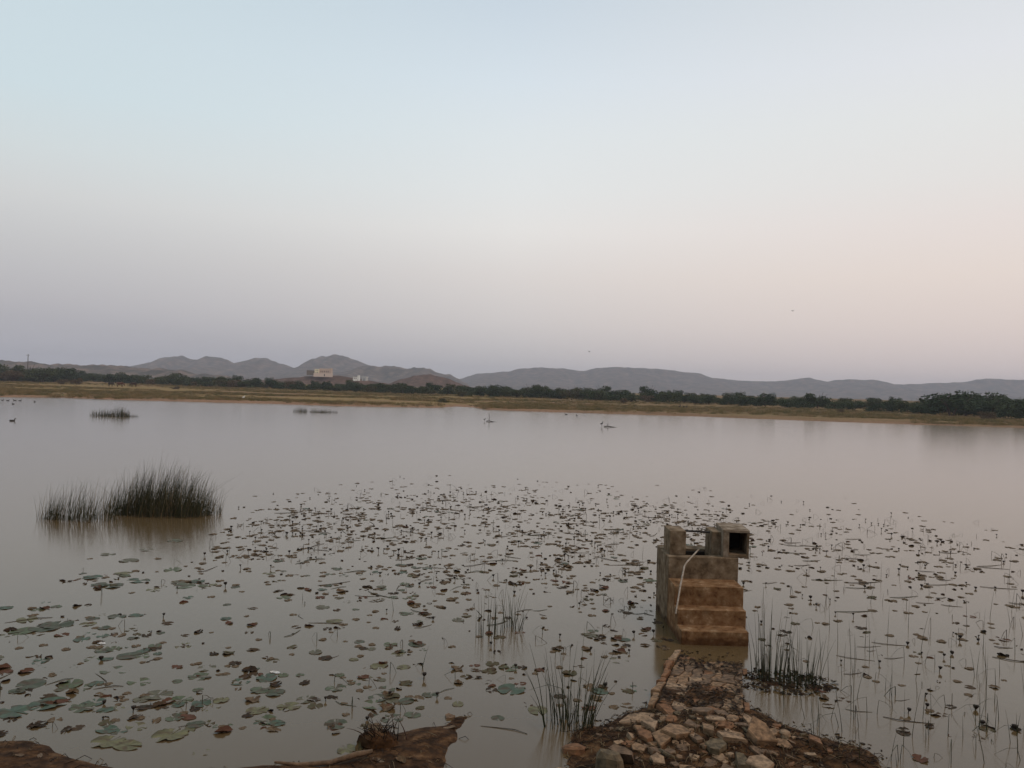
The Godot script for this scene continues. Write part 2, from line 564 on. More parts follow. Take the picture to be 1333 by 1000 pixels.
func crumpled_mesh(seed_: int, tone: Color) -> ArrayMesh:
	# a dead leaf folded on itself, half standing out of the water
	var r := RandomNumberGenerator.new()
	r.seed = seed_
	var b := MB.new()
	var nu := 9
	var nv := 7
	var off := r.randf() * 500.0
	var roll := r.randf_range(1.2, 2.8)
	for j in nv + 1:
		for i in nu + 1:
			var u := float(i) / nu * 2 - 1
			var v := float(j) / nv * 2 - 1
			var w := sqrt(maxf(0.02, 1.0 - v * v * 0.9))
			var ang := u * roll * 0.5
			var p := Vector3(sin(ang) * w * 0.62, (1.0 - cos(ang)) * 0.55 * w, v)
			p.y += 0.3 * fn.get_noise_3d(u * 60 + off, v * 60, 3.0) + 0.12 * v * v
			p.x += 0.35 * fn.get_noise_3d(u * 50, v * 50 + off, 40.0)
			p.z += 0.2 * fn.get_noise_3d(u * 70, v * 40, off)
			b.v.append(p)
			var c := tone * (0.9 + 0.6 * fn2.get_noise_2d(u * 110 + off, v * 110))
			b.c.append(Color(c.r, c.g, c.b, 1))
	for j in nv:
		for i in nu:
			var k := j * (nu + 1) + i
			b.i.append_array([k, k + nu + 1, k + 1, k + 1, k + nu + 1, k + nu + 2])
	return b.done(true)

func pod_parts(seed_: int) -> Array:
	var r := RandomNumberGenerator.new()
	r.seed = seed_
	var h := r.randf_range(0.02, 0.1)
	var lean := Vector2(r.randf_range(-0.3, 0.3), r.randf_range(-0.3, 0.3))
	var s := MB.new()
	var tip := Vector3(lean.x * h, h, lean.y * h)
	s.tube([Vector3(0, -0.06, 0), Vector3(lean.x * h * 0.4, h * 0.5, lean.y * h * 0.4), tip], [0.006, 0.005, 0.004], 4)
	var p := MB.new()
	var R := r.randf_range(0.017, 0.03)
	var rings := [[-0.9, 0.25], [-0.3, 0.75], [0.35, 1.0], [0.75, 0.92], [0.85, 0.3]]
	for g in rings:
		for k in 8:
			var a := TAU * k / 8
			var q: float = g[1] * (1.0 + 0.15 * sin(a * 3 + seed_))
			p.v.append(tip + Vector3(cos(a) * q * R, g[0] * R * 0.9 + 0.3 * cos(a) * lean.x * R, sin(a) * q * R))
	for g in 4:
		for k in 8:
			var a := g * 8 + k
			var b2 := g * 8 + (k + 1) % 8
			p.i.append_array([a, a + 8, b2, b2, a + 8, b2 + 8])
	for k in range(1, 7): p.i.append_array([32, 32 + k + 1, 32 + k])
	return [s.done(), p.done(true)]

# ---------------------------------------------------------------- trees
func tree_parts(seed_: int, h: float, spread: float, lobes: int) -> Array:
	var r := RandomNumberGenerator.new()
	r.seed = seed_
	var t := MB.new()
	var crown := MB.new()
	var stems := r.randi_range(2, 4)
	for s in stems:
		var a := r.randf() * TAU
		var end := Vector3(cos(a) * spread * 0.45, h * 0.62, sin(a) * spread * 0.45)
		t.tube([Vector3(cos(a) * 0.08, -0.3, sin(a) * 0.08), Vector3(end.x * 0.3, h * 0.25, end.z * 0.3), end], [h * 0.028, h * 0.02, h * 0.008], 5)
		for k in 2:
			var e2 := end + Vector3(r.randf_range(-1, 1) * spread * 0.4, r.randf_range(0.05, 0.3) * h, r.randf_range(-1, 1) * spread * 0.4)
			t.tube([Vector3(end.x * 0.5, h * 0.36, end.z * 0.5), e2], [h * 0.012, h * 0.004], 4)
	for l in lobes:
		var a := r.randf() * TAU
		var q := sqrt(r.randf()) * 0.72
		var cc := Vector3(cos(a) * q * spread, h * r.randf_range(0.2, 0.8) * (1.0 - 0.25 * q), sin(a) * q * spread)
		var rad := Vector3(spread * r.randf_range(0.28, 0.46), h * r.randf_range(0.15, 0.25), spread * r.randf_range(0.28, 0.46))
		for k in 120:
			var d := Vector3(r.randfn(), r.randfn(), r.randfn()).normalized() * pow(r.randf(), 0.4)
			var p := cc + d * rad
			if p.y < 0.03 * h: continue
			var s := r.randf_range(0.12, 0.24) * (0.7 + h * 0.07)
			var u := Vector3(r.randfn(), r.randfn() * 0.6, r.randfn()).normalized() * s
			var v := u.cross(Vector3(r.randfn(), r.randfn(), r.randfn())).normalized() * s * r.randf_range(0.5, 1.0)
			var g := r.randf_range(0.7, 1.35)
			crown.col = Color(g, g, g)
			crown.quad(p - u, p + v, p + u, p - v)
	return [t.done(), crown.done()]

func tree(parts: Array, leaf: Material, called: String, label: String, at: Vector3, turn: float, s: Vector3, group: String) -> void:
	var o := thing(called, label, "tree", at, turn, group)
	o.scale = s
	obj("trunk", parts[0], M.bark, o)
	obj("crown", parts[1], leaf, o)

# ---------------------------------------------------------------- animals, buildings
func loft(b: MB, path: Array, radii: Array, squash := Vector2(1, 1), sides := 8) -> void:
	b.tube(path, radii, sides)

func cow(at: Vector3, turn: float, tone: Color, label: String, grazing: bool) -> void:
	var o := thing("cow", label, "cow", at, turn, "cattle grazing on the far flat")
	var b := MB.new()
	b.tube([Vector3(-0.85, 1.1, 0), Vector3(-0.7, 1.12, 0), Vector3(-0.2, 1.0, 0), Vector3(0.35, 1.05, 0), Vector3(0.7, 1.15, 0), Vector3(0.9, 1.2, 0)], [0.12, 0.28, 0.36, 0.34, 0.28, 0.14], 10)
	var nose := Vector3(1.45, 0.35, 0) if grazing else Vector3(1.5, 1.4, 0)
	var poll := Vector3(1.2, 0.8, 0) if grazing else Vector3(1.15, 1.5, 0)
	b.tube([Vector3(0.65, 1.18, 0), poll, poll.lerp(nose, 0.5), nose], [0.24, 0.15, 0.13, 0.08], 8)
	for s: float in [-1.0, 1.0]:
		b.tube([Vector3(0.6, 1.0, 0.17 * s), Vector3(0.6, 0.5, 0.17 * s), Vector3(0.6, -0.04, 0.17 * s)], [0.12, 0.07, 0.06], 6)
		b.tube([Vector3(-0.65, 1.05, 0.17 * s), Vector3(-0.5, 0.62, 0.17 * s), Vector3(-0.72, 0.42, 0.17 * s), Vector3(-0.66, -0.04, 0.17 * s)], [0.2, 0.1, 0.07, 0.06], 6)
		b.tube([poll + Vector3(0, 0.08, 0.07 * s), poll + Vector3(0.04, 0.2, 0.2 * s), poll + Vector3(0.1, 0.32, 0.17 * s)], [0.035, 0.025, 0.008], 5)
		b.tube([poll + Vector3(-0.03, 0.04, 0.09 * s), poll + Vector3(-0.05, 0.0, 0.24 * s)], [0.05, 0.02], 5)
	b.tube([Vector3(-0.88, 1.2, 0), Vector3(-1.0, 0.9, 0), Vector3(-1.0, 0.45, 0)], [0.035, 0.025, 0.04], 5)
	obj("body", b.done(), plain(tone, 0.9), o)

func wader(at: Vector3, turn: float, tone: Color, h: float, label: String, group := "") -> void:
	var o := thing("wading_bird", label, "bird", at, turn, group)
	var b := MB.new()
	b.tube([Vector3(-0.34, 0.5, 0) * h, Vector3(-0.18, 0.56, 0) * h, Vector3(0.0, 0.6, 0) * h, Vector3(0.16, 0.66, 0) * h, Vector3(0.2, 0.74, 0) * h, Vector3(0.15, 0.86, 0) * h, Vector3(0.2, 0.95, 0) * h, Vector3(0.26, 0.94, 0) * h], [0.02 * h, 0.1 * h, 0.14 * h, 0.09 * h, 0.045 * h, 0.035 * h, 0.05 * h, 0.03 * h], 8)
	obj("body", b.done(), plain(tone, 0.8), o)
	var bk := MB.new()
	bk.tube([Vector3(0.25, 0.94, 0) * h, Vector3(0.42, 0.9, 0) * h], [0.02 * h, 0.004 * h], 5)
	obj("beak", bk.done(), plain(Color(0.2, 0.13, 0.04), 0.6), o)
	for s: float in [-1.0, 1.0]:
		var l := MB.new()
		l.tube([Vector3(0.0, 0.52, 0.05 * s) * h, Vector3(-0.03, 0.26, 0.05 * s) * h, Vector3(0.02, -0.05, 0.05 * s) * h], [0.025 * h, 0.012 * h, 0.012 * h], 5)
		obj("leg", l.done(), M.pod, o)

func duck(at: Vector3, turn: float, label: String, group := "") -> void:
	var o := thing("duck", label, "bird", at, turn, group)
	o.scale = Vector3.ONE * 0.75
	var b := MB.new()
	b.tube([Vector3(-0.3, 0.12, 0), Vector3(-0.2, 0.06, 0), Vector3(0, 0.04, 0), Vector3(0.16, 0.05, 0), Vector3(0.22, 0.1, 0), Vector3(0.21, 0.22, 0), Vector3(0.25, 0.28, 0), Vector3(0.32, 0.27, 0)], [0.02, 0.09, 0.12, 0.09, 0.05, 0.04, 0.055, 0.03], 8)
	obj("body", b.done(), plain(Color(0.03, 0.025, 0.02), 0.8), o)
	var bk := MB.new()
	bk.tube([Vector3(0.31, 0.27, 0), Vector3(0.4, 0.25, 0)], [0.025, 0.015], 5)
	obj("beak", bk.done(), plain(Color(0.1, 0.07, 0.03), 0.6), o)

func flying_bird(at: Vector3, turn: float, s: float, label: String) -> void:
	var o := thing("flying_bird", label, "bird", at, turn, "birds in the air")
	o.scale = Vector3.ONE * s
	var b := MB.new()
	b.tube([Vector3(-0.3, 0, 0), Vector3(-0.12, 0, 0), Vector3(0.06, 0, 0), Vector3(0.2, 0.01, 0), Vector3(0.28, 0, 0)], [0.03, 0.05, 0.07, 0.04, 0.01], 7)
	obj("body", b.done(), M.pod, o)
	for q: float in [-1.0, 1.0]:
		var w := MB.new()
		var pts := [Vector3(0.1, 0.02, 0.05 * q), Vector3(0.12, 0.2, 0.3 * q), Vector3(-0.02, 0.28, 0.6 * q), Vector3(-0.06, 0.16, 0.3 * q), Vector3(-0.1, 0.0, 0.05 * q)]
		for k in [[0, 1, 3], [0, 3, 4], [1, 2, 3]]:
			w.tri(pts[k[0]], pts[k[1]], pts[k[2]])
			w.tri(pts[k[0]] + Vector3(0, 0.012, 0), pts[k[2]] + Vector3(0, 0.012, 0), pts[k[1]] + Vector3(0, 0.012, 0))
		obj("wing", w.done(), M.pod, o)

func bx(lo: Vector3, hi: Vector3) -> ArrayMesh:
	return block(lo, hi, 0.03, 0.0, 50.0)

# ---------------------------------------------------------------- the scene
func _ready() -> void:
	rng.seed = 7
	fn.seed = 3; fn.frequency = 0.01; fn.fractal_octaves = 4
	fn2.seed = 9; fn2.frequency = 0.01; fn2.fractal_octaves = 3
	# camera
	cam = Camera3D.new()
	cam.name = "camera"
	cam.fov = rad_to_deg(2.0 * atan(500.0 / F))
	cam.position = EYE
	cam.basis = Basis(Vector3.RIGHT, deg_to_rad(0.4)) * Basis(Vector3.BACK, deg_to_rad(1.55))
	cam.near = 0.1
	cam.far = 9000.0
	add_child(cam)
	# sky, air, exposure
	var we := WorldEnvironment.new()
	we.name = "world_environment"
	var env := Environment.new()
	env.background_mode = Environment.BG_SKY
	var sky := Sky.new()
	var pano := PanoramaSkyMaterial.new()
	pano.panorama = make_sky()
	sky.sky_material = pano
	env.sky = sky
	env.tonemap_mode = Environment.TONE_MAPPER_LINEAR
	env.tonemap_exposure = 1.0
	env.fog_enabled = true
	env.fog_density = 0.00027
	env.fog_light_color = Color(0.89, 0.9, 0.95)
	env.sdfgi_enabled = true
	env.ssao_enabled = true
	env.ssil_enabled = true
	we.environment = env
	add_child(we)
	# the veiled evening light: from the right, a little behind the photographer
	var sun := DirectionalLight3D.new()
	sun.name = "sun"
	sun.light_energy = 0.3
	sun.light_color = Color(1.0, 0.82, 0.66)
	sun.light_angular_distance = 30.0
	sun.shadow_enabled = true
	sun.look_at_from_position(Vector3(5, 8, 3), Vector3.ZERO)
	add_child(sun)

	make_materials()
	build_ground()
	build_hills()
	build_trees()
	build_far_things()
	build_sluice()
	build_causeway()
	build_rubble()
	build_reeds()
	build_lotus()
	build_debris()

func build_ground() -> void:
	for p in [[0, 966], [30, 968], [52, 976], [75, 990], [120, 1000], [235, 1004], [300, 1002], [350, 996], [420, 994], [462, 982], [482, 964], [520, 954], [560, 944], [588, 932], [612, 926], [622, 934], [604, 952], [600, 975], [592, 1000]]:
		var q := at_y(p[0], p[1])
		land.append(Vector2(q.x, q.z))
	land.append_array([Vector2(-0.5, -7.55), Vector2(0.2, -7.5)])
	for p in [[700, 1000], [712, 968], [735, 950], [790, 938], [850, 922], [900, 905], [965, 905], [985, 925], [1062, 948], [1110, 952], [1160, 975], [1172, 1000]]:
		var q := at_y(p[0], p[1])
		land.append(Vector2(q.x, q.z))
	land.append_array([Vector2(4.2, -7.4), Vector2(14, -7.5), Vector2(14, 2), Vector2(-14, 2), Vector2(-14, -7.5)])
	var l2 := at_y(0, 966)
	land.append_array([Vector2(l2.x - 2.0, l2.z + 0.2)])
	struct("bank", grid(span(-14, 14, 400), span(6, -16, 314), "bank"), M.mud)
	var edge := span(-220, -14, 30)
	struct("bank", grid(edge, span(6, -16, 20), "bank"), M.mud)
	struct("bank", grid(span(14, 220, 30), span(6, -16, 20), "bank"), M.mud)
	struct("bank", grid(span(-220, 220, 50), span(120, 6, 20), "bank"), M.mud)
	struct("lake_bed", grid(span(-600, 600, 20), span(-15.5, -190, 10), "bed"), M.bed)
	# far flats, with the waterline read from the photograph
	shore_pts = [Vector2(-600, 150), Vector2(-300, 140)]
	for p in [[-60, 515], [0, 517], [60, 517.5], [150, 520.5], [250, 523], [330, 525], [440, 528.5], [520, 530], [572, 531], [586, 529], [612, 530], [640, 534], [700, 536], [790, 538.5], [900, 542], [1000, 546], [1100, 549.5], [1200, 553], [1333, 557], [1400, 559]]:
		var q := at_y(p[0], p[1])
		shore_pts.append(Vector2(q.x, -q.z))
	shore_pts.append_array([Vector2(260, 120), Vector2(700, 150)])
	var zs := PackedFloat32Array()
	var z := -104.0
	while z > -3400.0:
		zs.append(z)
		z -= 1.1 if z > -190.0 else 1.1 + (-190.0 - z) * 0.06
	struct("ground", grid(span(-1, 1, 300), zs, "far", 1.0, 80.0), M.flat)
	# the lake
	var w := MB.new()
	var c := [Vector3(-500, 0, 3), Vector3(500, 0, 3), Vector3(500, 0, -185), Vector3(-500, 0, -185)]
	w.quad(c[3], c[2], c[1], c[0])
	for p in [c[3], c[2], c[1], c[0]]: w.uv.append(Vector2(p.x / 16.0, -p.z / 190.0))
	struct("water", w.done(true), M.water)

func build_hills() -> void:
	hill_range("hills", [[-160, 476], [-60, 470], [0, 467], [25, 469.5], [60, 474], [110, 474.5], [170, 476], [230, 482], [330, 492]], 1100.0, 320.0, M.hill, 14.0)
	hill_range("hills", [[60, 488], [140, 478], [170, 475.5], [200, 470], [214, 466], [228, 464], [240, 465], [255, 466.5], [268, 463.5], [280, 464], [293, 467], [305, 472.5], [318, 468.5], [332, 466.5], [348, 468], [365, 473], [382, 478], [396, 471], [410, 464.5], [420, 462], [432, 461], [446, 463.5], [458, 467.5], [472, 474], [490, 479], [560, 500]], 2300.0, 620.0, M.hill, 26.0)
	hill_range("hills", [[380, 500], [450, 484], [474, 478], [490, 476.5], [515, 475.5], [538, 476.5], [556, 481], [576, 486], [592, 491], [612, 500]], 1750.0, 420.0, M.hill, 24.0)
	hill_range("hills", [[520, 504], [590, 496], [608, 490], [622, 485.5], [645, 484.5], [664, 483], [676, 479.5], [700, 478.5], [735, 479], [750, 482], [760, 483], [776, 478.5], [800, 478], [860, 480], [888, 483], [912, 486.5], [928, 492], [960, 495], [1005, 496], [1030, 494], [1052, 492], [1066, 494.5], [1078, 497], [1090, 494], [1110, 493], [1142, 494.5], [1165, 500], [1200, 499], [1232, 498], [1258, 496.5], [1272, 493.5], [1300, 493], [1340, 494], [1420, 492], [1500, 498], [1600, 507]], 2700.0, 650.0, M.hill, 11.0)
	hill_range("mound", [[496, 503], [520, 492], [538, 487.5], [560, 486.5], [578, 490], [596, 497], [625, 506]], 760.0, 90.0, M.mound, 4.0)
	hill_range("mound", [[290, 498], [350, 493], [396, 488], [440, 487.5], [462, 491], [480, 494], [540, 503]], 620.0, 70.0, M.mound, 2.5)

func build_trees() -> void:
	var kinds := []
	var shapes := ["rounded", "broad", "low spreading", "tall", "wide-crowned", "narrow", "short"]
	var greens := ["dark green", "green", "deep green"]
	for k in 7: kinds.append(tree_parts(100 + k, [4.4, 5.0, 3.6, 6.0, 4.0, 5.2, 2.6][k], [3.2, 3.4, 3.0, 3.6, 3.8, 2.8, 2.6][k], [13, 14, 12, 15, 14, 13, 10][k]))
	# the belt: for stretches of the far bank, pixel line of the trunks and how far they stand
	var belt := [[-40, 494, 290], [60, 495, 280], [110, 492, 330], [200, 496, 290], [300, 498, 280], [330, 499, 285], [420, 503, 270], [520, 508, 255], [600, 511, 250], [700, 515, 240], [820, 521, 225], [900, 526, 215], [980, 529, 205], [1080, 534, 195], [1180, 540, 180], [1260, 546, 160], [1380, 549, 155]]
	var n := 0
	for row in 3:
		var x := -30.0 + row * 7.0
		while x < 1365.0:
			var k := 0
			while k < belt.size() - 2 and x > belt[k + 1][0]: k += 1
			var t := clampf((x - belt[k][0]) / (belt[k + 1][0] - belt[k][0]), 0, 1)
			var d: float = lerpf(belt[k][2], belt[k + 1][2], t) + row * 16.0 + rng.randf_range(-5, 5)
			var base: float = 505.0 + 0.027 * (x - 666.5)
			var p := at_d(x, base, d)
			p.y = far_h(p.x, p.z) - 0.05
			var s := rng.randf_range(0.8, 1.2)
			var kind := rng.randi() % 7
			var label := "dark green thorn tree in the belt across the lake"
			var hue := rng.randi() % 3
			var leaf: Material = M.leaf[hue]
			if x < 95:
				s *= 1.28
				label = "%s %s tree in the thicket below the utility pole" % [shapes[kind], greens[hue]]
			elif x < 320:
				s *= 0.84
				label = "%s %s tree behind the grazing cattle" % [shapes[kind], greens[hue]]
			elif x < 520:
				s *= 0.72
				label = "%s %s tree below the fort on the mound" % [shapes[kind], greens[hue]]
			elif x > 1225:
				s *= rng.randf_range(0.95, 1.25)
				hue = [0, 2][rng.randi() % 2]
				leaf = M.leaf[hue]
				label = "%s %s tree of the big dark grove close to the shore" % [shapes[kind], greens[hue]]
			elif x > 900:
				s *= 0.66
				label = "%s %s tree below the long far ridge" % [shapes[kind], greens[hue]]
			else:
				s *= 0.76
				label = "%s %s tree along the open brown flat" % [shapes[kind], greens[hue]]
			if row == 0 and rng.randf() < 0.12:
				leaf = M.leaf[3 + rng.randi() % 2]
				label = label.replace(greens[hue], "brownish")
			tree(kinds[kind], leaf, "thorn_tree", label, p, rng.randf() * TAU, Vector3(s * 1.35, s * rng.randf_range(0.82, 1.08), s), "thorn trees beyond the far bank")
			n += 1
			x += rng.randf_range(8.0, 20.0) * (230.0 / d) * (1.1 if row == 0 else 1.25)
	for a in [[82, 492, 255, 0.5], [100, 493, 250, 0.45], [230, 497, 235, 0.4], [812, 525, 200, 0.34], [578, 525, 172, 0.3], [1285, 549, 145, 0.4], [602, 514, 235, 0.45], [1095, 541, 165, 0.26]]:
		var p := at_d(a[0], a[1], a[2])
		p.y = far_h(p.x, p.z) - 0.05
		tree(kinds[rng.randi() % 7], M.leaf[3 + rng.randi() % 2], "dry_bush", "small brownish bush standing alone before the tree belt", p, rng.randf() * TAU, Vector3(a[3] * 1.2, a[3], a[3] * 1.2), "single bushes on the flat")
	# unseen trees added behind the camera to block sky light from the near bank
	for k in 9:
		var p := Vector3(-20.0 + k * 5.0 + rng.randf_range(-1, 1), 0, 7.5 + 3.0 * (k % 2))
		p.y = bank_h(p.x, p.z) - 0.1
		tree(kinds[k % 6], M.leaf[k % 3], "added_shade_tree", "big unseen tree added behind the camera to shade the near bank", p, rng.randf() * TAU, Vector3(1.25, 2.1, 1.25), "added shade trees behind the camera")
	# grass tufts over the flats
	var tuft := MB.new()
	for k in 26:
		var a := rng.randf() * TAU
		blade(tuft, Vector3(cos(a), 0, sin(a)) * rng.randf() * 0.5, Vector2(rng.randfn(0, 0.3), rng.randfn(0, 0.3)), rng.randf_range(0.2, 0.5), 0.02)
	var tm := tuft.done()
	var at := []
	var tries := 0
	while at.size() < 14000 and tries < 60000:
		tries += 1
		var d := 125.0 + 180.0 * pow(rng.randf(), 1.3)
		var p := Vector3(rng.randf_range(-0.75, 0.75) * d, 0, -d)
		var ds := d - shore_z(p.x)
		if ds < 2.0 or rng.randf() > smoothstep(-0.25, 0.35, fn.get_noise_2d(p.x * 0.9, p.z * 3.2)): continue
		if p.x > 10.0 and rng.randf() < 0.5: continue
		p.y = far_h(p.x, p.z) - 0.02
		at.append(p)
	var mm := MultiMesh.new()
	mm.transform_format = MultiMesh.TRANSFORM_3D
	mm.use_colors = true
	mm.mesh = tm
	mm.instance_count = at.size()
	for k in at.size():
		var s := rng.randf_range(0.6, 1.5)
		mm.set_instance_transform(k, Transform3D(Basis(Vector3.UP, rng.randf() * TAU).scaled(Vector3(s * 1.3, s * 0.8, s * 1.3)), at[k]))
		var c: Color = [Color(0.22, 0.155, 0.065), Color(0.15, 0.12, 0.045), Color(0.11, 0.1, 0.04), Color(0.25, 0.17, 0.085)][rng.randi() % 4]
		mm.set_instance_color(k, c)
	var gi := MultiMeshInstance3D.new()
	gi.name = "grass"
	gi.multimesh = mm
	gi.material_override = M.reed
	add_child(gi)
	tag(gi, "dry olive grass growing over the far flats", "grass", "", "stuff")

func on_flat(x: float, y: float, d: float) -> Vector3:
	var p := at_d(x, y, d)
	p.y = far_h(p.x, p.z)
	return p

func build_far_things() -> void:
	# fort on the mound
	var base := at_d(420, 487, 612)
	var u := 612.0 / F           # metres to one photograph pixel at that distance
	var o := thing("fort", "old cream and pink fort with a square tower on the mound", "building", base + Vector3(0, -1.2, 0), 0.0)
	var pink := plain(Color(0.5, 0.38, 0.3), 0.95)
	var cream := plain(Color(0.75, 0.68, 0.48), 0.95)
	var dark := plain(Color(0.03, 0.025, 0.02), 0.95)
	obj("tower", bx(Vector3(-9 * u, 0, -3), Vector3(-3.5 * u, 8.3 * u, 4)), cream, o)
	var wall := obj("wall", bx(Vector3(-3.45 * u, 0, -2), Vector3(10 * u, 8.8 * u, 3)), pink, o)
	for k in 5: obj("window", bx(Vector3((-1.5 + k * 2.3) * u, 4.2 * u, 2.98), Vector3((-0.7 + k * 2.3) * u, 6.2 * u, 3.06)), dark, wall)
	obj("gatehouse", bx(Vector3(10.05 * u, 0, -1), Vector3(12.5 * u, 9.6 * u, 3.5)), pink, o)
	obj("outer_wall", bx(Vector3(-9.5 * u, -1, 5), Vector3(15 * u, 2.9 * u, 5.8)), plain(Color(0.62, 0.5, 0.41), 0.95), o)
	obj("door", bx(Vector3(4 * u, -0.5, 5.78), Vector3(5.2 * u, 1.9 * u, 5.86)), dark, o)
	for k in 12: obj("merlon", bx(Vector3((-3 + k * 1.1) * u, 8.8 * u, 2.2), Vector3((-2.4 + k * 1.1) * u, 9.4 * u, 2.9)), pink, o)
	obj("rear_wing", bx(Vector3(-20 * u, 0, -4), Vector3(-9.1 * u, 6.4 * u, 2)), plain(Color(0.16, 0.13, 0.1), 0.95), o)
	for k in [[-7.5, 3.2], [-5.3, 3.2], [-7.5, 6.0], [-5.3, 6.0]]: obj("window", bx(Vector3(k[0] * u, k[1] * u, 3.98), Vector3((k[0] + 0.8) * u, (k[1] + 1.3) * u, 4.06)), dark, o)
	# two white houses
	var white := plain(Color(0.72, 0.72, 0.7), 0.9)
	var hb := at_d(464, 494, 560)
	u = 560.0 / F
	o = thing("house", "bright white flat-roofed house with a taller end below the fort", "house", hb + Vector3(0, -1, 0), 0.1)
	wall = obj("wall", bx(Vector3(-4 * u, 0, -3), Vector3(1.6 * u, 5.0 * u, 3)), white, o)
	obj("window", bx(Vector3(-2.8 * u, 2.4 * u, 2.98), Vector3(-1.9 * u, 3.8 * u, 3.06)), dark, wall)
	obj("window", bx(Vector3(-0.6 * u, 2.4 * u, 2.98), Vector3(0.3 * u, 3.8 * u, 3.06)), dark, wall)
	obj("tower_room", bx(Vector3(1.65 * u, 0, -3), Vector3(4.2 * u, 7.2 * u, 3.2)), white, o)
	obj("roof_slab", bx(Vector3(-4.4 * u, 5.0 * u + 0.01, -3.3), Vector3(1.6 * u, 5.5 * u, 3.3)), plain(Color(0.4, 0.38, 0.35), 0.9), o)
	hb = at_d(475, 494, 575)
	u = 575.0 / F
	o = thing("house", "small grey-white house beside the taller white one", "house", hb + Vector3(0, -1, 0), -0.15)
	wall = obj("wall", bx(Vector3(-3 * u, 0, -2), Vector3(3 * u, 4.6 * u, 2)), plain(Color(0.45, 0.45, 0.45), 0.9), o)
	obj("door", bx(Vector3(-0.5 * u, 0, 1.98), Vector3(0.5 * u, 2.6 * u, 2.06)), dark, wall)
	obj("roof_slab", bx(Vector3(-3.4 * u, 4.6 * u + 0.01, -2.4), Vector3(3.4 * u, 5.2 * u, 2.4)), white, o)
	# utility pole
	var pb := at_d(36, 478, 420)
	pb.y = far_h(pb.x, pb.z) - 0.3
	var top := at_d(36, 461, 420)
	o = thing("utility_pole", "thin utility pole with a crossarm above the thicket", "pole", pb)
	var m := MB.new()
	m.tube([Vector3.ZERO, Vector3(0, top.y - pb.y, 0)], [0.22, 0.15], 8)
	obj("shaft", m.done(), M.bark, o)
	m = MB.new()
	m.tube([Vector3(-1.0, top.y - pb.y - 0.6, 0.2), Vector3(1.0, top.y - pb.y - 0.6, 0.2)], [0.08, 0.08], 6)
	obj("crossarm", m.done(), M.bark, o)
	# cattle, birds
	cow(on_flat(144, 503, 242), 1.3, Color(0.03, 0.022, 0.018), "black cow facing away on the far grass flat", true)
	cow(on_flat(156, 503, 240), 0.1, Color(0.09, 0.035, 0.018), "reddish brown cow grazing on the far grass flat", true)
	cow(on_flat(174, 503, 242), 2.9, Color(0.05, 0.028, 0.018), "dark brown cow grazing right of the red one", true)
	wader(on_flat(317, 524, 152) + Vector3(0, 0, 0), 0.5, Color(0.75, 0.75, 0.72), 0.9, "white egret at the edge of the far bank")
	for a in [[885, 529, 0.4, 1.0], [890, 531, 2.6, 0.85], [894, 531, 0.8, 0.85]]:
		wader(on_flat(a[0], a[1], 168), a[2], Color(0.04, 0.032, 0.028), a[3], "dark stork standing on the bare brown flat", "storks on the flat")
	for a in [[3, 521.5], [10, 522], [19, 521.8], [26, 522], [45, 523.6], [17, 526.5]]:
		duck(at_y(a[0], a[1]), rng.randf() * TAU, "dark duck floating close under the far left bank", "ducks under the bank")
	duck(at_y(16, 548.3), 0.3, "single dark duck on open water away from the flock")
	for a in [[737, 537.5 + 2.5], [751, 541.5]]:
		duck(at_y(a[0], a[1]), rng.randf() * TAU, "small duck on the lake just off the brown flat", "ducks off the flat")
	flying_bird(at_d(1032, 405, 110), 0.6, 0.55, "small bird flying high over the right ridge")
	flying_bird(at_d(767, 458, 120), 2.2, 0.5, "small bird flying low over the flat-topped ridge")
	# branches lying in the lake with birds on them
	for a in [[638, 549.2, 0.62], [793, 556.2, 0.8]]:
		var p := at_y(a[0], a[1])
		var s: float = a[2]
		o = thing("floating_branch", "dark floating branch with a bird beside it, an upright twig on it" if a[0] < 700 else "longer dark floating branch lying on the open lake", "branch", p)
		m = MB.new()
		m.tube([Vector3(-0.7 * s, 0.05, 0), Vector3(-0.2 * s, 0.1, 0.05), Vector3(0.4 * s, 0.03, 0), Vector3(1.1 * s, -0.02, 0.06)], [0.04, 0.055, 0.04, 0.02], 6)
		obj("limb", m.done(), M.pod, o)
		m = MB.new()
		m.tube([Vector3(-0.2 * s, 0.1, 0.03), Vector3(-0.16 * s, 0.5, 0.03), Vector3(-0.2 * s, 0.95 if a[0] < 700 else 0.3, 0.06)], [0.03, 0.025, 0.012], 5)
		obj("twig", m.done(), M.pod, o)
		wader(p + Vector3(-1.0 * s, 0, 0.1), 0.4, Color(0.025, 0.02, 0.018), 0.62 if a[0] > 700 else 0.45, "dark wading bird beside the longer floating branch" if a[0] > 700 else "dark wading bird beside the branch with the upright twig")

func slab(o: Node3D, called: String, x0: float, x1: float, y0: float, y1: float, z0: float, z1: float, mat: Material, r := 0.016) -> void:
	obj(called, block(Vector3(x0, y0, -z1) - o.position, Vector3(x1, y1, -z0) - o.position, r, 0.009, 0.035, 0.085 - o.position.y), mat, o)

func on_causeway(u: float, v: float) -> Vector3:
	var q := Vector2(2.58, -11.93).lerp(Vector2(1.72, -9.42), v).lerp(Vector2(3.52, -11.93).lerp(Vector2(2.74, -9.1), v), u)
	return Vector3(q.x, lerpf(-0.05, 0.075, smoothstep(0.0, 0.7, v)), q.y)

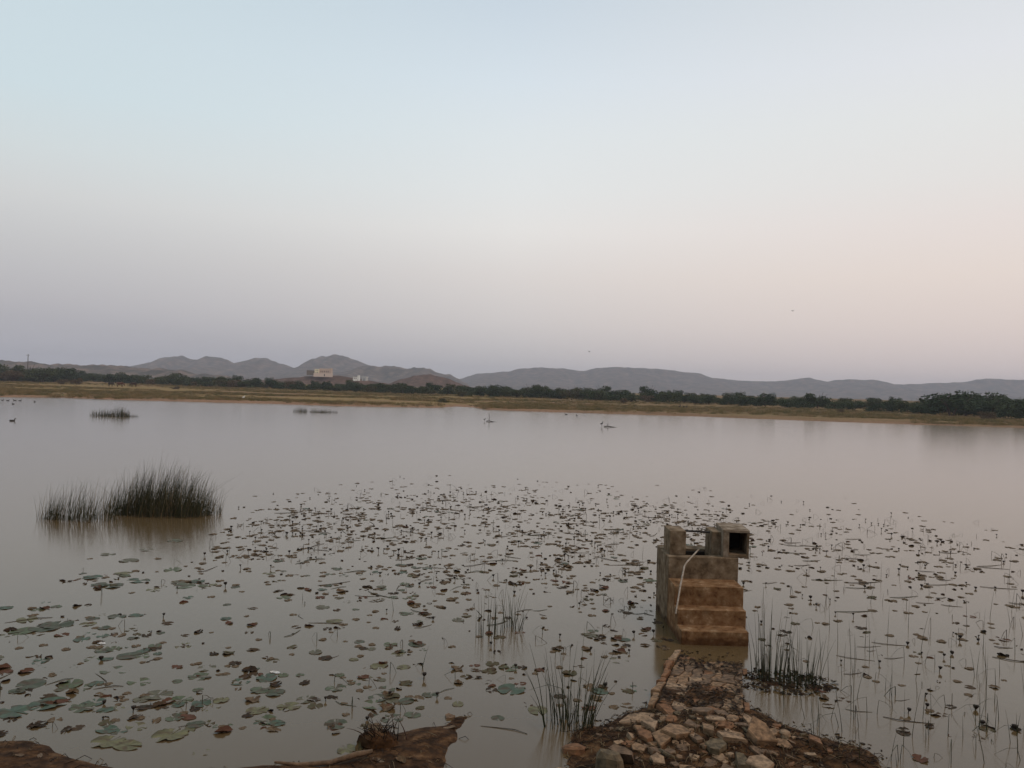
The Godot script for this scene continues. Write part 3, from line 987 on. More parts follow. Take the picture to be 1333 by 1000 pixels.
func build_sluice() -> void:
	var o := thing("sluice_well", "weathered concrete sluice well with steps rising out of the lake", "sluice", Vector3(3.1, -0.6, -12.9))
	var at := -o.position
	slab(o, "step", 2.600, 3.600, -0.6, 0.205, 11.90, 12.24, M.stained, 0.013)
	slab(o, "step", 2.604, 3.642, -0.6, 0.44, 12.20, 12.49, M.stained, 0.013)
	slab(o, "step", 2.600, 3.672, -0.6, 0.735, 12.45, 12.99, M.stained, 0.013)
	slab(o, "front_wall", 2.585, 3.725, -0.6, 1.09, 12.95, 13.09, M.concrete, 0.02)
	slab(o, "side_wall", 2.580, 2.905, -0.6, 1.086, 13.092, 13.60, M.concrete)
	slab(o, "side_wall", 3.335, 3.735, -0.6, 1.086, 13.092, 13.60, M.concrete)
	slab(o, "rear_wall", 2.577, 3.740, -0.6, 1.094, 13.602, 13.88, M.concrete)
	slab(o, "pillar", 2.635, 2.905, 1.08, 1.475, 13.10, 13.60, M.concrete)
	slab(o, "pillar", 3.337, 3.50, 1.08, 1.47, 13.16, 13.62, M.concrete)
	# the open box on the right
	var b := Node3D.new()
	b.name = "gate_box"
	o.add_child(b, true)
	b.position = Vector3(3.47, 1.085, -12.97) + at
	b.rotation.y = deg_to_rad(-5.0)
	obj("side_panel", block(Vector3(0, 0.0, -0.69), Vector3(0.097, 0.432, 0), 0.012, 0.006), M.pale, b)
	obj("side_panel", block(Vector3(0.378, 0.0, -0.692), Vector3(0.415, 0.43, -0.002), 0.01, 0.005), M.concrete, b)
	obj("floor_panel", block(Vector3(0.095, 0.003, -0.685), Vector3(0.38, 0.06, -0.003), 0.01, 0.005), M.concrete, b)
	obj("shade_rear_panel", block(Vector3(0.095, 0.058, -0.688), Vector3(0.38, 0.42, -0.60), 0.01, 0.004), M.iron_and_shade, b)  # near-black colour paints in the shade inside the box
	obj("lid", block(Vector3(-0.006, 0.405, -0.70), Vector3(0.422, 0.452, 0.006), 0.012, 0.006), M.pale, b)
	obj("pit_shade_plate", block(Vector3(2.915, -0.5, -13.598) + at, Vector3(3.325, 1.055, -13.57) + at, 0.006, 0.002), M.iron_and_shade, o)  # dark plate added as painted shade at the back of the pit
	var m := MB.new()
	m.tube([Vector3(2.86, 1.44, -13.33) + at, Vector3(3.16, 1.435, -13.32) + at, Vector3(3.44, 1.425, -13.31) + at], [0.017, 0.017, 0.017], 8)
	obj("iron_rod", m.done(), M.iron_and_shade, o)
	# bent pipe leaning over the left edge of the steps
	var a := at_d(909.5, 715.5, 13.02)
	var k := at_d(891.5, 735, 12.72)
	var f := at_d(886.0, 762, 12.42)
	var e := at_d(879.8, 799, 12.15)
	m = MB.new()
	var kk := Vector3(0, 0, 0)
	m.tube([a - k, (a - k) * 0.12, (f - k) * 0.08, f - k, e - k], [0.013, 0.014, 0.014, 0.014, 0.013], 8)
	var pipe := obj("bent_pipe", m.done(), M.pipe)
	pipe.position = k
	tag(pipe, "thin bent whitish pipe leaning across the concrete steps", "pipe")

func build_causeway() -> void:
	var o := thing("causeway", "low rough stone causeway from the rubble to the concrete steps", "causeway", Vector3(2.6, -0.3, -10.6))
	var b := MB.new()
	var nu := 16
	var nv := 34
	for j in nv + 1:
		for i in nu + 1:
			var p: Vector3 = on_causeway(float(i) / nu, float(j) / nv)
			p.y += -0.012 + fn.get_noise_2d(p.x * 40, p.z * 40) * 0.03
			if i == 0 or i == nu: p.y = -0.28
			b.v.append(p - o.position)
	for j in nv:
		for i in nu:
			var k := j * (nu + 1) + i
			b.i.append_array([k, k + 1, k + nu + 1, k + 1, k + nu + 2, k + nu + 1])
	obj("core", b.done(true), M.mud, o)
	# paving: irregular flat stones laid close, each a piece of its own
	var nu2 := 7
	var nv2 := 17
	var node := {}
	for j in nv2 + 1:
		for i in nu2 + 1:
			var ju := rng.randf_range(-0.3, 0.3) if i > 0 and i < nu2 else 0.0
			var jv := rng.randf_range(-0.32, 0.32) if j > 0 and j < nv2 else 0.0
			node[Vector2i(i, j)] = Vector2(0.07 + 0.91 * (i + ju + (0.25 if j % 2 and i > 0 and i < nu2 else 0.0)) / nu2, (j + jv) / nv2)
	for j in nv2:
		var i := 0
		while i < nu2:
			var w := 2 if rng.randf() < 0.25 and i + 2 <= nu2 else 1
			var cell: Array = [node[Vector2i(i, j)], node[Vector2i(i + w, j)], node[Vector2i(i + w, j + 1)], node[Vector2i(i, j + 1)]]
			if rng.randf() > 0.05: lay_stone(o, "stone", cell, rng.randf_range(-0.008, 0.014), 0.07, 0.007, M.stones[[0, 1, 4, 1, 0, 2][rng.randi() % 6]])
			i += w
	# the edge courses
	var v0 := 0.02
	while v0 < 0.97:
		var dv := rng.randf_range(0.05, 0.15)
		lay_stone(o, "edge_stone", [Vector2(-0.04 + rng.randf_range(-0.03, 0.03), v0), Vector2(0.065 + rng.randf_range(-0.03, 0.02), v0 + rng.randf_range(-0.006, 0.006)), Vector2(0.06 + rng.randf_range(-0.03, 0.02), v0 + dv), Vector2(-0.04 + rng.randf_range(-0.03, 0.03), v0 + dv)], 0.03 * (1.2 - v0) + rng.randf_range(-0.02, 0.025), 0.25, rng.randf_range(0.003, 0.014), M.stones[[0, 4, 0, 2][rng.randi() % 4]])
		if v0 > 0.3 and rng.randf() < 0.7: lay_stone(o, "edge_stone", [Vector2(0.985, v0), Vector2(1.05 + rng.randf_range(-0.01, 0.01), v0), Vector2(1.05, v0 + dv), Vector2(0.985, v0 + dv)], rng.randf_range(-0.015, 0.01), 0.25, 0.004, M.stones[2])
		v0 += dv

func lay_stone(o: Node3D, called: String, cell: Array, rise: float, deep: float, gap: float, mat: Material) -> void:
	var pts := []
	var mid := Vector3.ZERO
	for k in cell.size():       # two points to each side, so that the outline is broken
		var a: Vector2 = cell[k]
		var b: Vector2 = cell[(k + 1) % cell.size()]
		pts.append(on_causeway(a.x, a.y))
		pts.append(on_causeway(lerpf(a.x, b.x, 0.5), lerpf(a.y, b.y, 0.5)) + Vector3(rng.randf_range(-0.01, 0.01), 0, rng.randf_range(-0.01, 0.01)))
	for p in pts: mid += p / pts.size()
	var tilt := Vector3(rng.randf_range(-0.05, 0.05), 0, rng.randf_range(-0.05, 0.05))
	var b2 := MB.new()
	var rings := []
	for l in 3:
		var ring := []
		for p: Vector3 in pts:
			var d := p - mid
			d.y = 0
			var q: Vector3 = d - d.normalized() * (gap + [0.0, 0.0, 0.008][l])
			q.y = [-deep, rise - 0.009, rise][l] + (q.dot(tilt) + rng.randf_range(-0.003, 0.003) if l > 0 else 0.0)
			ring.append(q)
		rings.append(ring)
	var n := pts.size()
	for l in 2:
		for k in n:
			b2.quad(rings[l][k], rings[l + 1][k], rings[l + 1][(k + 1) % n], rings[l][(k + 1) % n])
	for k in n: b2.tri(rings[2][k], Vector3(0, rise, 0), rings[2][(k + 1) % n])
	var s := obj(called, b2.done(), mat, o)
	s.position = mid - o.position

func put_stone(x: float, y: float, w: float, h: float, tone: int, turn: float, label: String, tilt := 0.0, thick := 0.0, group := "stones of the rubble heap", rounded := 0.0) -> void:
	var p := at_y(x, y + h * 0.3, 0.1)
	var m := p.distance_to(EYE) / F
	var sx := w * m * 0.5
	var sz := clampf(h * m * 1.15, 0.03, 0.17)
	var sy := thick if thick > 0.0 else clampf(h * m * 0.42, 0.03, 0.12)
	var o := obj("stone", stone_mesh(int(x * 7 + y * 13), sx, sy, sz, rounded), M.stones[tone])
	o.position = Vector3(p.x, bank_h(p.x, p.z) - sy * 0.3, p.z)
	o.rotation = Vector3(rng.randf_range(-0.15, 0.15), turn, tilt)
	tag(o, label, "stone", group)

func build_rubble() -> void:
	for a in [[849, 944, 22, 18, 4, 0.2], [862, 960, 30, 17, 0, -0.3], [881, 956, 36, 17, 0, -0.5], [913, 933, 28, 14, 1, -0.2], [886, 924, 28, 10, 1, 0.1], [922, 955, 18, 16, 0, 0.2], [931, 944, 30, 10, 4, -0.2], [899, 950, 22, 10, 1, 0.0], [958, 961, 18, 10, 0, -0.5], [857, 985, 20, 13, 4, 0.3], [831, 971, 20, 10, 0, 0.1], [893, 996, 22, 8, 0, 0.0], [944, 996, 20, 10, 1, 0.1], [839, 955, 16, 14, 2, 0.3], [940, 933, 26, 9, 1, -0.5], [905, 965, 16, 10, 1, 0.4], [874, 940, 18, 9, 2, -0.4], [917, 972, 12, 9, 0, 0.0], [872, 977, 14, 8, 1, 0.3], [953, 940, 16, 9, 0, -0.4], [903, 984, 14, 7, 4, 0.4], [878, 992, 12, 6, 1, 0.0], [926, 990, 13, 7, 1, 0.6]]:
		put_stone(a[0], a[1], a[2], a[3], a[4], a[5], "%s %s in the rubble heap at the causeway foot" % [["sandy", "dull brown", "rusty brown", "olive grey", "pale cream"][a[4]], "narrow flat stone" if a[2] > a[3] * 2.2 else "broad slab" if a[2] > 25 else "blocky stone" if a[2] < a[3] * 1.4 else "broken flat stone"])
	put_stone(795, 984, 34, 40, 3, 0.5, "big rounded speckled boulder at the left edge of the rubble", 0.0, 0.26, "", 0.6)
	put_stone(812, 974, 18, 26, 1, 0.9, "upright pale stone leaning on the big speckled boulder", 0.5, 0.17, "")
	put_stone(746, 961, 32, 13, 2, 0.0, "orange-brown lump of stone by the near rush tuft", 0.0, 0.08, "", 0.4)
	put_stone(731, 987, 14, 7, 4, 0.0, "small pale pebble on the mud below the rush tuft", 0.0, 0.04, "", 0.5)
	put_stone(829, 931, 50, 11, 4, 0.35, "long grey slab pointing from the causeway corner to the water", 0.12, 0.06, "")
	put_stone(869, 929, 34, 11, 2, -0.6, "dark brown slab tilted over the end of the causeway", -0.2, 0.06, "")
	put_stone(951, 965, 36, 12, 4, -0.45, "long pale wedge of stone amid the rubble", -0.1, 0.07, "")
	put_stone(984, 955, 42, 20, 0, -0.75, "large split slab standing on edge right of the rubble", -0.35, 0.16, "")
	put_stone(933, 974, 26, 14, 3, -0.2, "greenish mossy stone in the rubble", 0.0, 0.09, "")
	put_stone(965, 989, 22, 16, 3, 0.4, "grey stone beside the biggest pale block", 0.0, 0.11, "")
	put_stone(987, 992, 34, 20, 4, -0.5, "biggest pale block at the low end of the rubble", -0.15, 0.14, "")
	put_stone(973, 941, 12, 10, 4, 0.0, "small light stone by the causeway's right corner", 0.0, 0.06, "")
	put_stone(1021, 951, 13, 9, 4, 0.2, "lone pale rounded stone on the mud past the split slab", 0.0, 0.06, "", 0.7)
	put_stone(1062, 958, 16, 14, 2, 0.3, "reddish brick fragment on the mud at the water's edge", 0.0, 0.1, "")
	put_stone(1056, 974, 16, 5, 4, -0.9, "thin white chip lying on the dark mud", 0.2, 0.03, "")
	put_stone(654, 929, 18, 8, 2, 0.0, "small brown rock alone in the water by the mud spit", 0.0, 0.09, "", 0.4)
	put_stone(586, 921, 14, 6, 1, 0.3, "small flat stone on the tip of the mud spit", 0.0, 0.05, "")
	for k in 70:
		var a := rng.randf() * TAU
		var q := sqrt(rng.randf())
		var p := Vector3(2.2 + cos(a) * q * 1.05, 0, -8.55 + sin(a) * q * 0.7)
		var s := rng.randf_range(0.05, 0.105)
		var tone: int = [0, 1, 1, 3, 4, 2][rng.randi() % 6]
		var o := obj("stone", stone_mesh(2500 + k, s * 1.15, s * rng.randf_range(0.25, 0.5), s * rng.randf_range(0.6, 0.9)), M.stones[tone])
		o.position = Vector3(p.x, bank_h(p.x, p.z) - s * 0.2, p.z)
		o.rotation = Vector3(rng.randf_range(-0.35, 0.35), rng.randf() * TAU, rng.randf_range(-0.35, 0.35))
		tag(o, "fist-sized %s rubble stone between the bigger slabs" % ["sandy", "dull brown", "rusty brown", "olive grey", "pale cream"][tone], "stone", "fist-sized rubble stones")
	for k in 90:
		var a := rng.randf() * TAU
		var q := sqrt(rng.randf())
		var p := Vector3(2.25 + cos(a) * q * 1.25, 0, -8.45 + sin(a) * q * 0.75)
		if q > 0.75 and rng.randf() < 0.5: continue
		var s := rng.randf_range(0.018, 0.055)
		var tone: int = [0, 1, 1, 3, 4, 2][rng.randi() % 6]
		var o := obj("stone", stone_mesh(3000 + k, s, s * 0.7, s * rng.randf_range(0.6, 1.0)), M.stones[tone])
		o.position = Vector3(p.x, bank_h(p.x, p.z) - s * 0.2, p.z)
		o.rotation.y = rng.randf() * TAU
		tag(o, "%s %s stone chip strewn %s" % ["tiny" if s < 0.032 else "small", ["sandy", "dull brown", "rusty brown", "olive grey", "pale cream"][tone], "by the mud edge" if q > 0.7 else "among the rubble slabs"], "stone", "stone chips in the rubble")

func rush_tuft(label: String, base: Vector3, count: int, rx: float, rz: float, hmin: float, hmax: float, spread: float, r := 0.006, single := true) -> void:
	var o := thing("rush_tuft", label, "rushes", base)
	if not single:
		var b := obj("stems", reed_bed([[0, 0, rx, rz, 1.0, 1.0]], count, hmin, hmax, r, Vector2(0.03, 0), spread), M.reed, o)
		b.set_meta("kind", "stuff")
		return
	for k in count:
		var a := rng.randf() * TAU
		var q := sqrt(rng.randf())
		var b := MB.new()
		b.col = reed_tones[rng.randi() % 5]
		var out := Vector2(cos(a), sin(a)) * q
		blade(b, Vector3(out.x * rx, -0.05, out.y * rz), out * spread * 1.1 + Vector2(rng.randfn(0, spread * 0.4), rng.randfn(0, spread * 0.4)), rng.randf_range(hmin, hmax) * (0.55 if rng.randf() < 0.35 else 1.0), r * rng.randf_range(0.75, 1.2), 0.8 if rng.randf() < 0.06 else 0.0, 4)
		obj("stem", b.done(), M.reed, o)

func build_reeds() -> void:
	# the big clump on the left
	var c := at_y(208, 668)
	var o := thing("reed_clump", "tall dense dark green reed clump standing in the lake", "reeds", c)
	var m := obj("stems", reed_bed([[-0.85, 0.1, 0.6, 0.6, 0.92, 0.9], [-0.25, 0.0, 0.75, 0.85, 1.1, 1.5], [0.4, 0.1, 0.75, 0.85, 1.08, 1.4], [0.95, 0.15, 0.5, 0.7, 0.9, 0.8], [1.35, 0.0, 0.4, 0.4, 0.7, 0.25]], 1750, 0.45, 1.5, 0.006, Vector2(0.17, 0.0), 0.13), M.reed, o)
	m.set_meta("kind", "stuff")
	var d := at_y(95, 676)
	o = thing("reed_clump", "thin sparse reed clump beside the tall dense one", "reeds", d)
	m = obj("stems", reed_bed([[-0.62, 0.0, 0.32, 0.3, 0.82, 0.7], [0.0, 0.1, 0.5, 0.35, 0.95, 1.1], [0.6, 0.0, 0.5, 0.4, 0.95, 1.0]], 400, 0.4, 1.35, 0.005, Vector2(0.15, 0.0), 0.13), M.reed, o)
	m.set_meta("kind", "stuff")
	# far clumps
	c = at_y(146, 542)
	o = thing("reed_clump", "small brownish reed island off the far left bank", "reeds", c)
	m = obj("stems", reed_bed([[-1.0, 0, 1.2, 0.8, 0.8, 1], [0.7, 0, 1.0, 0.9, 1.0, 1.4], [1.9, 0, 0.7, 0.5, 0.4, 0.3]], 520, 0.35, 1.25, 0.013, Vector2(0.05, 0), 0.14), M.reed, o)
	m.set_meta("kind", "stuff")
	c = at_y(410, 537)
	o = thing("reed_clump", "low wide reed island off the bank below the fort", "reeds", c)
	m = obj("stems", reed_bed([[-1.9, 0, 1.0, 0.7, 0.9, 1], [0.2, 0, 1.0, 0.8, 0.7, 1.0], [1.8, 0, 1.2, 0.6, 0.55, 1.0]], 380, 0.3, 1.2, 0.015, Vector2(0.02, 0), 0.12), M.reed, o)
	m.set_meta("kind", "stuff")
	# near tufts
	rush_tuft("near rush tuft of splayed dark stems on the muddy edge", at_y(742, 944), 64, 0.3, 0.2, 0.55, 1.1, 0.3)
	rush_tuft("upright green rush tuft right beside the concrete steps", at_y(1002, 882), 54, 0.24, 0.25, 0.55, 1.05, 0.12)
	rush_tuft("shorter rush tuft a step right of the green one", at_y(1046, 892), 46, 0.2, 0.18, 0.35, 0.75, 0.13)
	rush_tuft("sparse thin stems in open water amid the lotus leaves", at_y(636, 825), 22, 0.25, 0.3, 0.4, 0.9, 0.05, 0.005)
	rush_tuft("brownish bunch of bent stems beside the sparse thin ones", at_y(668, 818), 26, 0.18, 0.2, 0.3, 0.75, 0.35, 0.005)
	# single stems in the right-hand shallows
	var spots := []
	for k in 150: spots.append([rng.randf_range(990, 1345), 750.0 + 248.0 * pow(rng.randf(), 0.75)])
	for k in 26: spots.append([rng.randf_range(380, 850), rng.randf_range(690, 880)])
	for a in spots:
		var p := at_y(a[0], a[1])
		if bank_h(p.x, p.z) > 0.03: continue
		var b := MB.new()
		b.col = reed_tones[rng.randi() % 5]
		var h := rng.randf_range(0.15, 0.75)
		if a[0] < 900: h *= 0.6
		var kinked := rng.randf() < 0.4
		blade(b, Vector3(0, -0.08, 0), Vector2(rng.randfn(0, 0.12), rng.randfn(0, 0.1)), h, 0.0055, 1.0 if kinked else 0.0, 4)
		var s := obj("single_reed", b.done(), M.reed)
		s.position = p
		var look: String = "knee-high" if h > 0.5 else "short" if h < 0.3 else "thin"
		tag(s, "%s %s reed stem standing %s" % [look, "snapped" if kinked else "straight", near_what(a[0], a[1])], "reed", "single stems right of the steps" if a[0] > 900 else "single stems among the leaves")

func field(x: float, y: float) -> float:
	# how thickly the lotus leaves grow, read from the photograph
	var ks := [[-200, 800], [0, 790], [70, 740], [250, 720], [300, 668], [345, 642], [450, 632], [560, 624], [700, 628], [860, 640], [1000, 648], [1150, 664], [1333, 690], [1600, 730]]
	var yb := 700.0
	for k in ks.size() - 1:
		if x >= ks[k][0] and x <= ks[k + 1][0]: yb = lerpf(ks[k][1], ks[k + 1][1], (x - ks[k][0]) / (ks[k + 1][0] - ks[k][0]))
	var d := smoothstep(yb, yb + 42.0, y) * 0.95 + 0.05 * smoothstep(yb - 12.0, yb, y)
	if x > 980.0: d *= 0.62
	if x < 330.0 and y > 765.0 and y < 800.0: d *= 0.3
	if x > 250.0 and x < 400.0 and y > 780.0 and y < 850.0: d *= 0.5
	if x < 560.0 and y > 770.0: d *= 1.05
	if y > 955.0: d *= 0.12
	if x > 590.0 and x < 720.0 and y > 895.0: d *= 0.1
	return d

func near_what(x: float, y: float) -> String:
	if x > 985.0 and y > 860.0: return "in the shallows by the right mud edge"
	if x > 980.0: return "on the lake right of the steps"
	if x > 770.0 and y > 640.0: return "on the lake left of the steps"
	if x < 300.0 and y < 775.0: return "below the tall reed clump"
	if y > 880.0: return "close to the near mud spit"
	if x > 560.0: return "around the sparse thin stems"
	return "in the middle of the leaf field"

func larger(a: Array, b: Array) -> bool:
	return a[1] / a[0].distance_to(EYE) > b[1] / b[0].distance_to(EYE)

func build_lotus() -> void:
	var greens := []
	var gnames := ["leaf-green", "dull green", "bluish green", "yellowish green", "olive", "dark green"]
	var gtones := [Color(0.07, 0.084, 0.04), Color(0.066, 0.076, 0.042), Color(0.053, 0.075, 0.048), Color(0.11, 0.1, 0.047), Color(0.086, 0.078, 0.046), Color(0.056, 0.062, 0.036)]
	for k in 12: greens.append(pad_mesh(500 + k, gtones[k % 6], [0.015, 0.05][k / 6], [0.1, 0.35][k / 6]))
	var browns := []
	var bnames := ["dark brown", "tan", "blackish", "reddish", "olive brown", "nearly black"]
	var btones := [Color(0.058, 0.038, 0.022), Color(0.12, 0.084, 0.05), Color(0.044, 0.034, 0.024), Color(0.095, 0.045, 0.028), Color(0.08, 0.07, 0.04), Color(0.03, 0.021, 0.014)]
	for k in 12: browns.append(pad_mesh(540 + k, btones[k % 6], 0.02 + 0.065 * (k % 4), 0.5, false))
	var folds := []
	var fnames := ["blackish", "dark brown", "rusty red", "black"]
	for k in 12: folds.append(crumpled_mesh(580 + k, [Color(0.026, 0.017, 0.012), Color(0.036, 0.021, 0.014), Color(0.075, 0.03, 0.018), Color(0.018, 0.012, 0.009)][k % 4]))
	var pods := []
	for k in 8: pods.append(pod_parts(620 + k))
	var bent := []
	for k in 14:
		var b := MB.new()
		var h := rng.randf_range(0.04, 0.14)
		var w := rng.randf_range(0.06, 0.26)
		if k % 2: b.tube([Vector3(0, -0.06, 0), Vector3(0.01, h, 0), Vector3(w * 0.4, h * 0.75, 0.02), Vector3(w, -0.02, 0.05)], [0.004, 0.004, 0.003, 0.002], 4)
		else: b.tube([Vector3(-w, 0.004, 0), Vector3(-0.3 * w, 0.008, 0.03), Vector3(0.5 * w, 0.004, 0.0), Vector3(w * 1.3, 0.003, -0.04)], [0.003, 0.0045, 0.004, 0.002], 4)
		bent.append(b.done())
	# hand-placed floating leaves on the left, where each one shows: x, y, width in the photograph
	var green_at := [[205, 905, 36], [222, 957, 46], [140, 966, 40], [166, 971, 34], [290, 947, 28], [108, 921, 34], [62, 917, 44], [18, 927, 40], [335, 925, 28], [348, 938, 34], [398, 911, 28], [437, 943, 34], [487, 918, 36], [492, 909, 30], [376, 920, 30], [476, 883, 22], [437, 896, 28], [503, 898, 26], [347, 883, 30], [338, 899, 26], [452, 976, 30], [260, 881, 32], [178, 946, 28], [245, 951, 20], [150, 873, 34], [92, 891, 30], [40, 891, 34], [181, 888, 30], [31, 822, 32], [74, 814, 40], [35, 807, 26], [58, 818, 36], [168, 854, 30], [152, 803, 24], [268, 870, 26], [288, 912, 22], [275, 921, 24], [235, 912, 30], [262, 916, 26], [120, 752, 24], [148, 763, 26], [180, 756, 30], [240, 763, 30], [258, 757, 20], [130, 762, 24], [160, 747, 22], [200, 768, 20], [225, 742, 26], [190, 716, 20], [228, 704, 22], [140, 722, 20], [168, 730, 24], [648, 935, 18], [700, 925, 30], [830, 897, 26], [805, 860, 30], [770, 828, 22], [666, 898, 40], [664, 870, 30], [560, 905, 22], [537, 931, 22], [596, 917, 18]]
	var all := {"lily_pad": [], "withered_pad": [], "crumpled_leaf": [], "seed_pod": [], "broken_stalk": []}
	for a in green_at:
		var p := at_y(a[0], a[1])
		if bank_h(p.x, p.z) > -0.005: continue
		all.lily_pad.append([p, a[2] * p.distance_to(EYE) / F * 0.45])
	var want := 4100
	var tries := 0
	while want > 0 and tries < 90000:
		tries += 1
		var d := sqrt(lerpf(64.0, 34.0 * 34.0, rng.randf()))
		var p := Vector3(rng.randf_range(-0.72, 0.72) * d, 0, -d)
		var q := px(p)
		var clump := smoothstep(-0.3, 0.3, fn2.get_noise_2d(p.x * 60.0, p.z * 60.0) + fn.get_noise_2d(p.x * 16.0, p.z * 16.0) * 0.5)
		if rng.randf() > field(q.x, q.y) * (0.22 + 0.78 * clump): continue
		if bank_h(p.x, p.z) > -0.03: continue
		if p.x > 2.5 and p.x < 3.85 and p.z < -9.0 and p.z > -14.0: continue
		if p.x > 1.6 and p.x < 3.3 and p.z > -10.8 and p.z < -8.8: continue
		var left := q.x < 560.0 and q.y > 735.0
		var roll := rng.randf()
		var kind := ""
		if left: kind = "lily_pad" if roll < 0.2 else "withered_pad" if roll < 0.7 else "crumpled_leaf" if roll < 0.88 else "seed_pod" if roll < 0.91 else "broken_stalk"
		elif q.x > 980.0: kind = "withered_pad" if roll < 0.4 else "crumpled_leaf" if roll < 0.62 else "seed_pod" if roll < 0.72 else "broken_stalk"
		else: kind = "lily_pad" if roll < 0.03 else "withered_pad" if roll < 0.56 else "crumpled_leaf" if roll < 0.74 else "seed_pod" if roll < 0.84 else "broken_stalk"
		var size: float = {"lily_pad": rng.randf_range(0.06, 0.13), "withered_pad": rng.randf_range(0.04, 0.108), "crumpled_leaf": rng.randf_range(0.025, 0.08), "seed_pod": rng.randf_range(0.75, 1.3), "broken_stalk": rng.randf_range(0.6, 1.4)}[kind]
		all[kind].append([p, size])
		want -= 1
	for kind in all:
		var list: Array = all[kind]
		list.sort_custom(larger)
		var rest := []
		for n in list.size():
			var p: Vector3 = list[n][0]
			var s: float = list[n][1]
			var q := px(p)
			var where := near_what(q.x, q.y)
			var turn := rng.randf() * TAU
			var pick := rng.randi()
			if n >= 300:
				rest.append(list[n])
				continue
			if kind == "lily_pad":
				var o := obj(kind, greens[pick % 12], M.pad)
				o.scale = Vector3(s, s, s * rng.randf_range(0.85, 1.0))
				o.position = p + Vector3(0, rng.randf_range(-0.004, 0.004) - 0.024 * s, 0)
				o.rotation.y = turn
				tag(o, "%s%s lily pad floating %s" % ["torn " if pick % 12 > 5 else "flat ", gnames[pick % 6], where], "lily pad", "green lily pads")
			elif kind == "withered_pad":
				var o := obj(kind, browns[pick % 12], M.dead)
				o.scale = Vector3(s, s * rng.randf_range(0.5, 1.5), s * rng.randf_range(0.5, 1.0))
				o.position = p + Vector3(0, -0.032 * s + rng.randf_range(-0.002, 0.003), 0)
				o.rotation.y = turn
				tag(o, "withered %s lotus leaf, %s rim, %s" % [bnames[pick % 6], ["low", "curled", "raised", "rolled"][pick % 4], where], "lotus leaf", "withered lotus leaves")
			elif kind == "crumpled_leaf":
				var o := obj(kind, folds[pick % 12], M.dead)
				o.scale = Vector3(s, s * rng.randf_range(0.5, 1.1), s)
				o.position = p + Vector3(0, -0.01, 0)
				o.rotation = Vector3(rng.randf_range(-0.2, 0.2), turn, rng.randf_range(-0.5, 0.5))
				tag(o, "%s %s lotus leaf folded over %s" % [["small", "large"][int(s > 0.068)], fnames[pick % 4], where], "lotus leaf", "crumpled lotus leaves")
			elif kind == "seed_pod":
				var parts: Array = pods[pick % 8]
				var o := thing(kind, "dark lotus seed pod on a %s stalk %s" % [["thin", "slanting"][pick % 2], where], "seed pod", p, turn, "lotus seed pods")
				o.scale = Vector3.ONE * s
				obj("stalk", parts[0], M.stem[0], o)
				obj("pod", parts[1], M.pod, o)
			else:
				var o := obj(kind, bent[pick % 14], M.stem[pick % 3])
				o.scale = Vector3.ONE * s
				o.position = p
				o.rotation.y = turn if q.x < 980.0 or pick % 2 else rng.randf_range(-0.5, 0.3)
				tag(o, "%s lotus stalk %s" % [["thin floating", "broken bent-over"][pick % 14 % 2], where], "stalk", "broken lotus stalks")
		# what lies beyond the 300 that show largest
		if rest.size():
			var mm := MultiMesh.new()
			mm.transform_format = MultiMesh.TRANSFORM_3D
			var src: Mesh = {"lily_pad": greens[0], "withered_pad": browns[1], "crumpled_leaf": folds[1], "seed_pod": pods[1][1], "broken_stalk": bent[1]}[kind]
			mm.mesh = src
			mm.instance_count = rest.size()
			for n in rest.size():
				var s: float = rest[n][1]
				mm.set_instance_transform(n, Transform3D(Basis(Vector3.UP, rng.randf() * TAU) * Basis.from_scale(Vector3(s, s * rng.randf_range(0.6, 1.3), s * rng.randf_range(0.8, 1.0))), rest[n][0]))
			var mi := MultiMeshInstance3D.new()
			mi.name = "far_" + kind + "s"
			mi.multimesh = mm
			mi.material_override = M.pod if kind == "seed_pod" else M.stem[0] if kind == "broken_stalk" else M.dead
			add_child(mi)
			tag(mi, "the many small %ss farther out on the lake" % kind.replace("_", " "), "lotus field", "", "stuff")
	# two white scraps
	for a in [[358, 876, 17], [132, 838, 11]]:
		var p := at_y(a[0], a[1])
		var o := obj("white_scrap", crumpled_mesh(700 + a[2], Color(0.62, 0.6, 0.56)), M.dead)
		o.scale = Vector3.ONE * (a[2] * p.distance_to(EYE) / F * 0.42)
		o.scale.y *= 0.5
		o.position = p
		o.rotation.y = 1.3
		tag(o, "crumpled white scrap floating among the green pads" if a[0] > 200 else "smaller white scrap floating near the left green pads", "litter")

